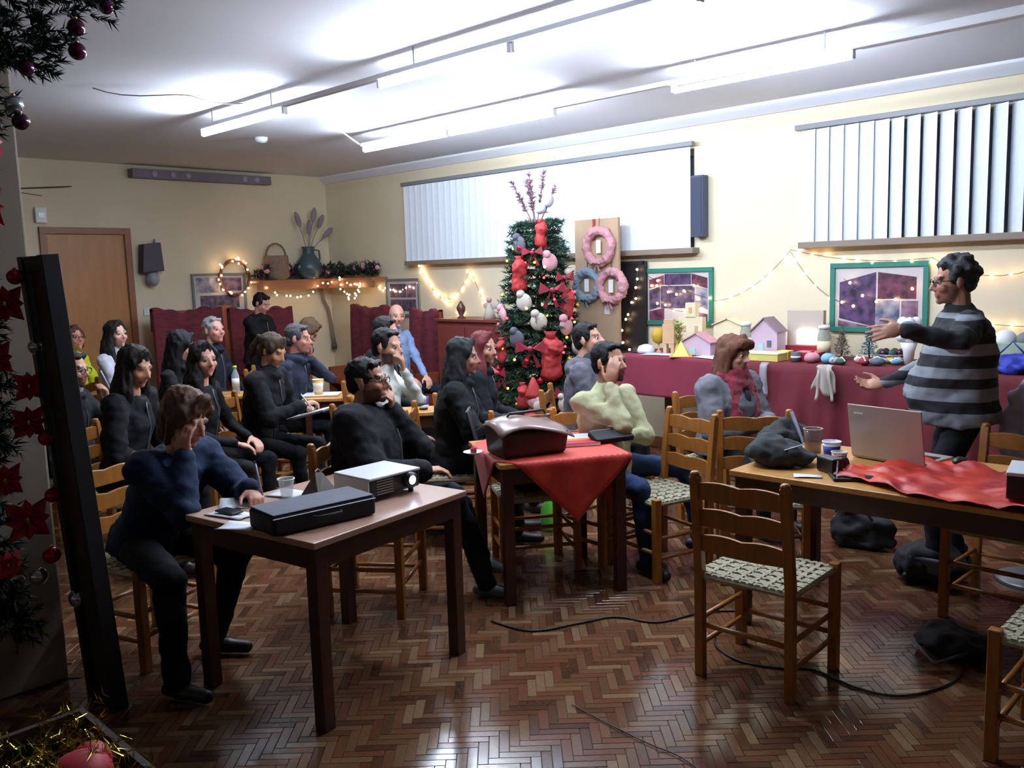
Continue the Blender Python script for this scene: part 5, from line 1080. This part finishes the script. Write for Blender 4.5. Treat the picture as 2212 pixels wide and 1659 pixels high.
t = thing('camera_gear', 'small black camera on the bare end of the laptop table', 'camera', (3.80, 1.70, ZT), R(60)); MB().box((0, 0, 0.035), (0.12, 0.06, 0.07)).build('body', M_black, t, bevel=0.008); MB().cyl((0, -0.03, 0.035), (0, -0.085, 0.035), 0.028).build('lens', M_black, t, True); MB().tube([(-0.06, 0, 0.06), (-0.12, 0.05, 0.01), (-0.2, 0.0, 0.006), (-0.14, -0.1, 0.006), (-0.02, -0.14, 0.006), (0.1, -0.12, 0.006)], 0.006, 5).build('strap', M_black, t, True)
t = thing('tablet', 'dark flat tablet lying beside the crumpled cloth', 'tablet', (3.74, 1.56, ZT+0.002), R(35)); MB().box((0, 0, 0.006), (0.12, 0.20, 0.012)).build('body', M_black, t, bevel=0.003); MB().box((0, 0, 0.0125), (0.105, 0.18, 0.001)).build('screen', mat('dark_screen', (30, 34, 42), 0.1), t)
sheet(3.655, 1.735, 30, 0.06, 0.12, 'small white card at the front edge of the laptop table', name='white_card')
t = thing('dark_box', 'dark box with a white lid cut off by the right edge of the laptop table', 'box', (3.78, 0.86, ZT+0.03), R(10)); MB().box((0, 0, 0.045), (0.24, 0.20, 0.09)).build('body', mat('navy_box', (38, 40, 58), 0.6), t, bevel=0.004); MB().box((0, 0, 0.096), (0.245, 0.205, 0.014)).build('lid', M_paper, t, bevel=0.003)
t = thing('computer_mouse', 'small dark computer mouse on the red cloth beside the laptop', 'mouse', (4.22, 1.28, ZT+0.018)); MB().ell((0, 0, 0.014), (0.05, 0.03, 0.018)).build('body', M_black, t, True); MB().box((-0.02, 0, 0.03), (0.02, 0.004, 0.006)).build('wheel', M_metal, t)
# grey coat on a stand at the right edge
t = thing('hanging_coat', 'grey coat hanging at the right edge behind the laptop table', 'coat', (5.05, 1.16, 0)); MB().cyl((0, 0, 0), (0, 0, 1.06), 0.015).build('stand_pole', M_metal, t, True); MB().lathe([(0.02, 0), (0.18, 0), (0.17, 0.02), (0.03, 0.04)]).build('stand_foot', M_metal, t, True)
b = MB(); b.cap((0, 0.0, 0.98), (0, 0, 0.45), 0.10, 0.16); b.cap((-0.02, 0.1, 0.95), (-0.05, 0.14, 0.55), 0.055, 0.05); b.cap((0.02, -0.1, 0.95), (0.0, -0.14, 0.55), 0.055, 0.05); me = organic(b, 0.016, 4, 0.03, 8.0); me.materials.append(mat('grey_lilac_wool', (205, 195, 212), 0.9, var=0.2)); link('coat_body', me, t)

# cables and floor things
def cable(pts, label, r=0.005, m=None):
    P_ = [Vector((*p, 0.006)) for p in pts]; out = []
    for i in range(len(P_)-1):
        a, b, c, d = P_[max(i-1, 0)], P_[i], P_[i+1], P_[min(i+2, len(P_)-1)]
        for k in range(6):
            q = k/6; out.append(tuple(0.5*((2*b)+(c-a)*q+(2*a-5*b+4*c-d)*q*q+(3*b-a-3*c+d)*q**3)))
    out.append(tuple(P_[-1])); tag(MB().tube(out, r, 6).build('floor_cable', m or M_black, None, True), label, 'cable')
cable([(2.84, 2.95), (2.88, 2.72), (3.09, 2.61), (3.27, 2.52), (3.34, 2.33), (3.59, 2.23), (3.72, 2.1)], 'black cable winding over the parquet between the two front tables')
cable([(3.40, 2.05), (3.28, 1.97), (3.22, 1.82), (3.26, 1.67), (3.34, 1.55), (3.30, 1.35), (3.35, 1.19), (3.57, 1.09), (3.8, 1.1)], 'black cable running under the foreground chair')
cable([(2.46, 2.12), (2.44, 1.95), (2.42, 1.73), (2.42, 1.59), (2.36, 1.40)], 'thin brown cable on the parquet at the lower edge', 0.0025, M_wire)
blob('black_bag', (5.06, 2.06, 0.0), [((0, 0, 0.12), (0.10, 0.19, 0.13)), ((0.02, 0.0, 0.05), (0.12, 0.2, 0.06)), ((0, 0.05, 0.22), (0.07, 0.10, 0.08))], M_blk, 'black bag on the floor under the far edge of the laptop table', 'bag', extra=lambda t: MB().tube([(-0.1, -0.1, 0.2), (-0.12, 0.0, 0.34), (-0.1, 0.12, 0.22)], 0.008, 6).build('handle', M_grey, t, True))
blob('black_rucksack', (4.72, 1.55, 0.0), [((0, 0, 0.1), (0.13, 0.2, 0.11))], M_blk, 'black rucksack on the floor between the legs of the laptop table', 'bag', extra=lambda t: MB().box((-0.11, 0, 0.12), (0.03, 0.16, 0.08)).build('pocket', M_grey, t, bevel=0.01))
blob('black_shoulder_bag', (3.88, 1.19, 0.0), [((0, 0, 0.05), (0.14, 0.17, 0.06))], M_blk, 'flat black bag on the floor under the laptop table', 'bag', extra=lambda t: MB().tube([(-0.1, -0.1, 0.06), (-0.2, 0.0, 0.02), (-0.1, 0.12, 0.06)], 0.008, 6).build('strap', M_grey, t, True))
blob('black_handbag', (3.60, 3.40, 0.452), [((0, 0, 0.05), (0.14, 0.12, 0.06)), ((0.04, 0.02, 0.08), (0.08, 0.07, 0.05))], M_blk, 'black handbag on the seat of the chair under the small middle table', 'bag', extra=lambda t: MB().tube([(-0.08, -0.05, 0.08), (0.0, -0.07, 0.17), (0.08, -0.05, 0.08)], 0.006, 6).build('handle', M_grey, t, True))
t = thing('green_bottle', 'bright green plastic bottle on the floor behind the middle table', 'bottle', (4.16, 3.75, 0)); MB().lathe([(0.002, 0), (0.045, 0.0), (0.05, 0.02), (0.05, 0.14), (0.02, 0.2), (0.018, 0.22)]).build('bottle_body', mat('bright_green_plastic', (96, 190, 70), 0.4), t, True); MB().cyl((0, 0, 0.22), (0, 0, 0.245), 0.02).build('cap', M_white, t, True)

# small table with drinks in the middle of the audience
table(4.06, 5.98, -45, 0.42, 0.42, M_ttop2, 'small side table with a yellow drink among the audience', leg=0.045)
cup('yellow_cup', 3.965, 6.04, ZT+0.012, 0.032, 0.045, 0.12, mat('orange_juice_cup', (226, 166, 60), 0.4), 'tall yellow drink in a cup on a white tray', M_white, mat('white_print', (226, 220, 200), 0.5))
t = thing('white_tray', 'white tray under the yellow drink on the small side table', 'tray', (3.985, 6.02, ZT), R(-45)); MB().box((0, 0, 0.005), (0.28, 0.18, 0.01)).build('base', M_white, t, bevel=0.003); MB().tube([(-0.14, -0.09, 0.012), (0.14, -0.09, 0.012), (0.14, 0.09, 0.012), (-0.14, 0.09, 0.012), (-0.14, -0.09, 0.012)], 0.005, 6).build('rim', M_white, t)
t = thing('blue_cup', 'small blue and white cup between the man in white and the leather-jacket woman', 'cup', (3.97, 4.74, ZT)); MB().lathe([(0.002, 0), (0.03, 0), (0.04, 0.09), (0.037, 0.09), (0.028, 0.004)]).build('wall', M_blue, t, True); MB().lathe([(0.031, 0.01), (0.0345, 0.035)]).build('band', M_white, t, True)
t = thing('water_bottle', 'clear water bottle with a lime green cap behind the women in black', 'bottle', (3.65, 6.79, ZT)); MB().lathe([(0.002, 0), (0.03, 0.0), (0.032, 0.02), (0.03, 0.08), (0.032, 0.15), (0.014, 0.2), (0.013, 0.215)]).build('bottle_body', mat('bottle_plastic', (176, 186, 196), 0.1, alpha=0.6), t, True); MB().cyl((0, 0, 0.213), (0, 0, 0.235), 0.016).build('cap', mat('lime_cap', (170, 220, 40), 0.4), t, True); MB().lathe([(0.0315, 0.06), (0.0315, 0.13)]).build('paper_band', M_white, t, True)
table(3.97, 4.76, -40, 0.30, 0.30, M_ttop2, 'tiny side table with the blue cup beside the man in white', leg=0.035)
table(3.60, 6.84, -45, 0.34, 0.34, M_ttop2, 'tiny side table with the water bottle behind the women in black', leg=0.04)
# pad, book, pens of the audience
ip = 11; p = world_of(ip, (0.0, 0.43, 0.0)); t = thing('writing_pad', 'white writing pad on the knees of the woman with her hair tied back', 'pad', (p[0], p[1], 0.735), R(-58-90)); MB().box((0, 0, 0), (0.22, 0.30, 0.012), rotx(R(14))).build('board', M_grey, t); MB().box((0, 0, 0.009), (0.21, 0.29, 0.005), rotx(R(14))).build('sheet', M_paper, t)
hp = world_of(ip, GLOBAL_P[ip][5][1]); pen(hp+np.array([0.04, -0.07, -0.03]), (-0.4, 0.35, 0.8), mat('pale_pen', (190, 196, 214), 0.4), 'pale pen of the woman writing on the pad')
ib = 19; hp = world_of(ib, GLOBAL_P[ib][5][-1]); pen(hp+np.array([0.02, -0.03, 0.08]), (-0.35, 0.2, 1), mat('pale_pen', (190, 196, 214), 0.4), 'pale pen held up by the bearded man beside the board')
p = world_of(ib, (0.0, 0.42, 0.0)); t = thing('open_book', 'open book on the knees of the bearded man with the pen', 'book', (p[0], p[1], 0.66), R(-45-90))
for k in (-1, 1): MB().box((k*0.075, 0, 0), (0.15, 0.21, 0.014), roty(R(-k*8))).build('page_block', M_paper, t); MB().box((k*0.077, 0, -0.01), (0.156, 0.22, 0.004), roty(R(-k*8))).build('cover', M_blk, t)
# ------------------------------------------------------------------ crafts on the exhibition tables (cloth top z = 0.951)
ZE = 0.9515
M_lil = mat('lilac_card', (196, 170, 188), 0.8, var=0.08); M_tan = mat('tan_wood', (206, 166, 130), 0.6, var=0.12); M_crm = mat('cream_card', (226, 214, 178), 0.8, var=0.06); M_yel = mat('pale_yellow_box', (216, 206, 112), 0.7, var=0.08); M_must = mat('mustard_ball', (180, 146, 40), 0.6); M_rbox = mat('red_card', (156, 28, 46), 0.6)
def house(y, x, w, d, h, roof, mwall, mroof, label, win=True):
    t = thing('craft_house', label, 'model house', (x, y, ZE), R(-90))
    MB().prism([(-w/2, 0), (w/2, 0), (w/2, h), (0, h+roof), (-w/2, h)], d).build('walls', mwall, t)
    for k in (-1, 1): 
        a = math.atan2(roof, w/2); L = math.hypot(roof, w/2)+0.02; MB().box((k*(w/4+0.006), 0, h+roof/2+0.004), (L, d+0.03, 0.008), roty(k*a)).build('roof_panel', mroof, t)
    MB().box((-w*0.12, -d/2-0.002, h*0.3), (w*0.2, 0.006, h*0.55)).build('door', mat('pale_teal', (160, 196, 200), 0.7), t)
    if win: MB().box((w*0.2, -d/2-0.002, h*0.55), (w*0.16, 0.006, h*0.25)).build('window', M_grey, t)
house(3.39, 6.42, 0.22, 0.14, 0.21, 0.10, M_lil, mat('mauve_roof', (136, 116, 124), 0.7), 'tall lilac card house with a pointed roof, right of the scarfed woman', True)
house(3.98, 6.36, 0.27, 0.12, 0.11, 0.07, M_lil, M_pinkf, 'low lilac card house left of the scarfed woman', False)
house(3.84, 6.62, 0.26, 0.12, 0.24, 0.05, M_crm, M_crm, 'cream card house with a dark window behind the low lilac one')
t = thing('wooden_castle', 'pale wooden castle facade in front of the green-framed collage', 'model', (6.62, 4.22, ZE), R(-90)); MB().box((0, 0, 0.15), (0.24, 0.06, 0.30)).build('facade', M_crm, t); MB().box((0, 0, 0.36), (0.1, 0.06, 0.13)).build('tower', M_crm, t)
for x, z in ((-0.06, 0.2), (0.06, 0.2), (0.0, 0.36)): MB().box((x, -0.032, z), (0.03, 0.006, 0.05)).build('window', M_tan, t)
t = thing('mustard_ball', 'mustard-yellow ball ornament on a foot at the left end of the crafts', 'ornament', (6.40, 4.42, ZE)); MB().lathe([(0.03, 0), (0.03, 0.008), (0.008, 0.02), (0.008, 0.08)]).build('foot', M_tan, t, True); MB().ell((0, 0, 0.145), (0.065, 0.065, 0.07)).build('ball', M_must, t, True)
t = thing('wooden_block_tower', 'tan wooden block tower beside the mustard ball', 'ornament', (6.36, 4.28, ZE), R(-80)); MB().box((0, 0, 0.17), (0.11, 0.06, 0.17)).build('block', M_tan, t, bevel=0.004); MB().box((0, 0, 0.275), (0.09, 0.05, 0.04)).build('block', M_tan, t, bevel=0.004)
for k in (-1, 1): MB().box((k*0.035, 0, 0.045), (0.03, 0.05, 0.09)).build('leg', M_tan, t)
t = thing('olive_branch_vase', 'slim olive-green stem arrangement among the crafts on the left', 'ornament', (6.30, 4.15, ZE)); MB().lathe([(0.03, 0), (0.035, 0.05), (0.015, 0.1)]).build('vase', M_must, t, True); f = MB(); rg = random.Random(3)
for k in range(9): needles(f, (0, 0, 0.08), (rg.uniform(-0.06, 0.06), rg.uniform(-0.06, 0.06), 0.27), 14, 0.05, 0.008, rg, 70)
f.build('stems', mat('olive_leaf', (150, 150, 84), 0.7), t)
t = thing('yellow_pyramid', 'yellow card pyramid at the front of the crafts', 'ornament', (6.20, 4.06, ZE), R(30)); MB().add([(-0.09, -0.07, 0), (0.09, -0.07, 0), (0.09, 0.07, 0), (-0.09, 0.07, 0), (0.0, 0, 0.13)], [(0, 3, 2, 1), (0, 1, 4), (1, 2, 4), (2, 3, 4), (3, 0, 4)]).build('pyramid', M_yel, t); MB().box((0, 0, 0.004), (0.22, 0.18, 0.006)).build('base_card', mat('orange_card', (220, 150, 70), 0.7), t)
t = thing('peaked_hat', 'white and navy peaked hat lying at the left end of the crimson cloth', 'hat', (6.32, 4.50, ZE)); MB().lathe([(0.075, 0.0), (0.075, 0.03), (0.06, 0.06), (0.02, 0.075)]).build('crown', M_paper, t, True); MB().prism([(-0.06, -0.05), (0.06, -0.05), (0.05, -0.13), (0, -0.15), (-0.05, -0.13)], 0.008, (0, 0, 0.008), rotx(R(90))).build('brim', mat('navy_felt', (34, 36, 60), 0.8), t)
def jar(y, x, h, label):
    t = thing('lidded_jar', label, 'jar', (x, y, ZE)); MB().lathe([(0.002, 0), (0.045, 0), (0.05, 0.02), (0.05, h*0.7), (0.035, h*0.85), (0.035, h*0.9)]).build('glass', mat('greenish_glass', (170, 176, 160), 0.15, alpha=0.75), t, True); MB().lathe([(0.04, h*0.9), (0.042, h), (0.01, h*1.02)]).build('lid', M_white, t, True); MB().lathe([(0.051, h*0.2), (0.051, h*0.55)]).build('paper_band', M_crm, t, True)
jar(3.63, 6.50, 0.27, 'tall lidded jar behind the scarfed woman\'s head'); jar(2.96, 6.48, 0.26, 'lidded jar standing on the right of the framed craft screen')
t = thing('screen_display', 'beige box stand with a small bright screen among the crafts', 'display', (6.60, 3.16, ZE+0.09), R(-90)); M_bf = mat('beige_frame', (190, 174, 160), 0.7)
MB().box((0, 0, 0.14), (0.30, 0.05, 0.28)).build('frame_box', M_bf, t, bevel=0.004); MB().box((0.02, -0.04, 0.07), (0.15, 0.02, 0.11)).build('screen', mat('bright_screen', (245, 248, 255), 0.3, emit=3.5), t); MB().box((0, 0, -0.044), (0.32, 0.10, 0.088)).build('plinth', M_rbox, t)
def cbox(name, y, x, s, m, label, lid=None, rz=-90, z=0):
    t = thing(name, label, 'box', (x, y, ZE+z), R(rz)); MB().box((0, 0, s[2]/2), s).build('body', m, t, bevel=0.003); MB().box((0, 0, s[2]+0.006), (s[0]+0.006, s[1]+0.006, 0.012)).build('lid', lid or m, t, bevel=0.003); return t
cbox('red_box', 3.0, 6.33, (0.18, 0.12, 0.06), M_rbox, 'small dark red box right of the bright screen', mat('rose_lid', (176, 60, 76), 0.6)); cbox('yellow_tin', 3.20, 6.33, (0.09, 0.08, 0.06), M_must, 'small yellow tin in front of the bright screen', M_yel, z=0.0); cbox('yellow_box', 3.33, 6.24, (0.32, 0.18, 0.05), M_yel, 'wide pale yellow box at the table edge beside the scarfed woman', M_crm)
t = thing('pink_rosette', 'pink rosette ornament lying at the front of the dark red cloth', 'ornament', (6.22, 2.93, ZE)); MB().ell((0, 0, 0.04), (0.06, 0.055, 0.04)).ell((0.03, 0.04, 0.03), 0.035).build('petals', M_pinkf, t, True); MB().ell((0, 0, 0.08), 0.016).build('centre', M_redm, t, True)
t = thing('striped_mug', 'small dark striped mug beside the pink rosette', 'mug', (6.22, 3.06, ZE)); MB().lathe([(0.03, 0), (0.034, 0.0), (0.036, 0.075), (0.032, 0.075), (0.03, 0.006)]).build('wall', M_grey, t, True); MB().lathe([(0.0365, 0.03), (0.0368, 0.045)]).build('band', M_white, t, True); MB().tube([(0.034, 0, 0.06), (0.056, 0, 0.055), (0.056, 0, 0.025), (0.034, 0, 0.018)], 0.005, 6).build('handle', M_grey, t, True)
t = thing('blue_rosette', 'light blue ornament at the front of the dark red cloth', 'ornament', (6.20, 2.80, ZE)); MB().ell((0, 0, 0.04), (0.055, 0.05, 0.04)).build('petals', mat('sky_felt', (120, 176, 206), 0.8), t, True); MB().ell((0.02, -0.04, 0.02), 0.03).build('tail', M_white, t, True)
def mini_tree(y, x, h, m, label):
    t = thing('mini_tree', label, 'ornament tree', (x, y, ZE)); rg = random.Random(int(y*97)); f = MB()
    for k in range(60):
        z = h*(0.2+0.75*k/60); r = 0.075*(1-k/62); a = k*2.4; needles(f, (0, 0, z), (r*math.cos(a), r*math.sin(a), z-0.02), 7, 0.03, 0.004, rg, 60)
    f.build('foliage', m, t); MB().cyl((0, 0, 0), (0, 0, h), 0.006, n=6).build('stem', M_bark, t, True); MB().lathe([(0.04, 0), (0.04, 0.012), (0.015, 0.03)]).build('foot', M_tframe, t, True)
mini_tree(2.82, 6.48, 0.26, mat('brownish_leaf', (110, 100, 84), 0.7), 'small brownish table tree left of the big green collage'); mini_tree(2.62, 6.50, 0.27, mat('teal_leaf', (60, 110, 120), 0.7), 'small teal table tree under the big green collage')
rg = random.Random(17); cols = [(214, 206, 200), (196, 120, 120), (120, 130, 126), (90, 100, 110), (170, 160, 140), (60, 84, 70), (190, 190, 206), (140, 40, 50), (206, 180, 90), (230, 230, 230), (120, 80, 60), (100, 150, 180)]
for i in range(12):
    y, x = rg.uniform(2.12, 2.78), rg.uniform(6.14, 6.42); c = cols[i]; adj = ('cream', 'rose', 'grey-green', 'slate', 'beige', 'dark green', 'pale lilac', 'dark red', 'straw-yellow', 'white', 'brown', 'sky-blue')[i]
    t = thing('felt_bundle', 'small %s craft piece in the jumble near the speaker\'s side' % adj, 'craft piece', (x, y, ZE), rg.uniform(0, 6)); s = rg.uniform(0.035, 0.06); m_ = mat('felt_%d' % i, c, 0.8, var=0.15)
    t['group'] = 'felt crafts in the jumble'
    MB().ell((0, 0, s*0.5), (s, s*0.7, s*0.5), n=10, m=6).build('pad', m_, t, True); MB().tube([(-s, 0, s*0.6), (0, 0.01, s*1.1), (s, 0, s*0.6)], 0.006, 5).build('loop', M_white if i % 2 else M_silv, t, True)
t = thing('silver_dish', 'wide silver dish heaped with dark ornaments under the big collage', 'dish', (6.50, 2.46, ZE)); MB().lathe([(0.03, 0), (0.05, 0.02), (0.13, 0.06), (0.125, 0.065), (0.04, 0.03), (0.01, 0.03)]).build('dish', M_silv, t, True)
for k in range(7): MB().ell((0.07*math.cos(k*0.9), 0.07*math.sin(k*0.9), 0.07), 0.03, n=10, m=7).build('ornament', M_purp if k % 2 else M_pine, t, True)
t = thing('white_bouquet', 'white paper bouquet just in front of the speaker\'s arm', 'bouquet', (6.40, 2.30, ZE)); MB().lathe([(0.03, 0), (0.04, 0.1), (0.06, 0.16), (0.05, 0.16), (0.02, 0.1)]).build('vase', M_white, t, True)
for k in range(9): MB().ell((0.05*math.cos(k*0.7), 0.05*math.sin(k*0.7), 0.2+0.05*(k % 3)), 0.04, n=9, m=6).build('blossom', M_paper, t, True)
t = thing('hanging_ribbon', 'pale grey ribbon hanging over the front of the dark red cloth', 'ribbon', (6.035, 3.22, 0.95)); MB().sheet(lambda u, v: (0.02 if v < 0.08 else -0.008-0.01*math.sin(v*5), (u-0.5)*0.06, 0.006-0.25*v), 2, 12).build('strip', mat('grey_satin', (156, 148, 158), 0.4), t, True, solid=0.002); MB().box((-0.012, 0, -0.246), (0.006, 0.062, 0.01)).build('hem', M_silv, t)
t = thing('lace_bundle', 'pale bundle of lace and ribbon hanging over the dark red cloth', 'ribbon', (6.03, 2.73, 0.95))
def lace(u, v): return (0.03-0.07*min(1, v*3)-0.02*math.sin(u*9+v*4), (u-0.5)*(0.10+0.08*v)+0.01*math.sin(v*8), 0.012-0.19*v*v-0.03*math.sin(u*6)*v)
MB().sheet(lace, 12, 14).build('lace', mat('ivory_lace', (190, 180, 172), 0.8, alpha=0.85), t, True, solid=0.002)
for k in (-1, 1): MB().sheet(lambda u, v: (-0.045-0.01*math.sin(v*6), k*(0.03+0.03*v)+(u-0.5)*0.022, 0.0-0.24*v), 2, 10).build('ribbon_tail', M_cream, t, True, solid=0.002)
t = thing('pale_crate', 'pale greenish crate of crafts at the right edge of the picture', 'crate', (6.45, 1.62, ZE)); M_cr = mat('pale_green_crate', (168, 182, 158), 0.7, var=0.08)
MB().box((0, 0, 0.09), (0.22, 0.34, 0.18)).build('body', M_cr, t, bevel=0.006); MB().ell((0, 0.08, 0.2), (0.06, 0.07, 0.06)).build('ornament', M_white, t, True); MB().ell((-0.02, -0.05, 0.2), (0.06, 0.06, 0.05)).build('ornament', mat('grey_felt', (110, 116, 116), 0.8), t, True)
blob('blue_bag', (6.22, 1.60, ZE), [((0, 0, 0.05), (0.13, 0.16, 0.07)), ((0.0, -0.08, 0.08), (0.1, 0.1, 0.06))], mat('royal_blue_bag', (36, 52, 168), 0.6, var=0.15), 'royal blue bag on the red table at the right edge', 'bag', extra=lambda t: MB().tube([(0, -0.08, 0.12), (0.02, 0, 0.2), (0, 0.08, 0.11)], 0.006, 6).build('handle', M_blue, t, True))
sheet(6.25, 4.30, 10, 0.22, 0.3, 'pale blue sheet under the crafts at the left end of the table', ZE, mat('pale_blue_paper', (196, 204, 224), 0.8)); sheet(6.22, 3.80, -15, 0.2, 0.28, 'white sheet hanging near the front of the crimson cloth', ZE)
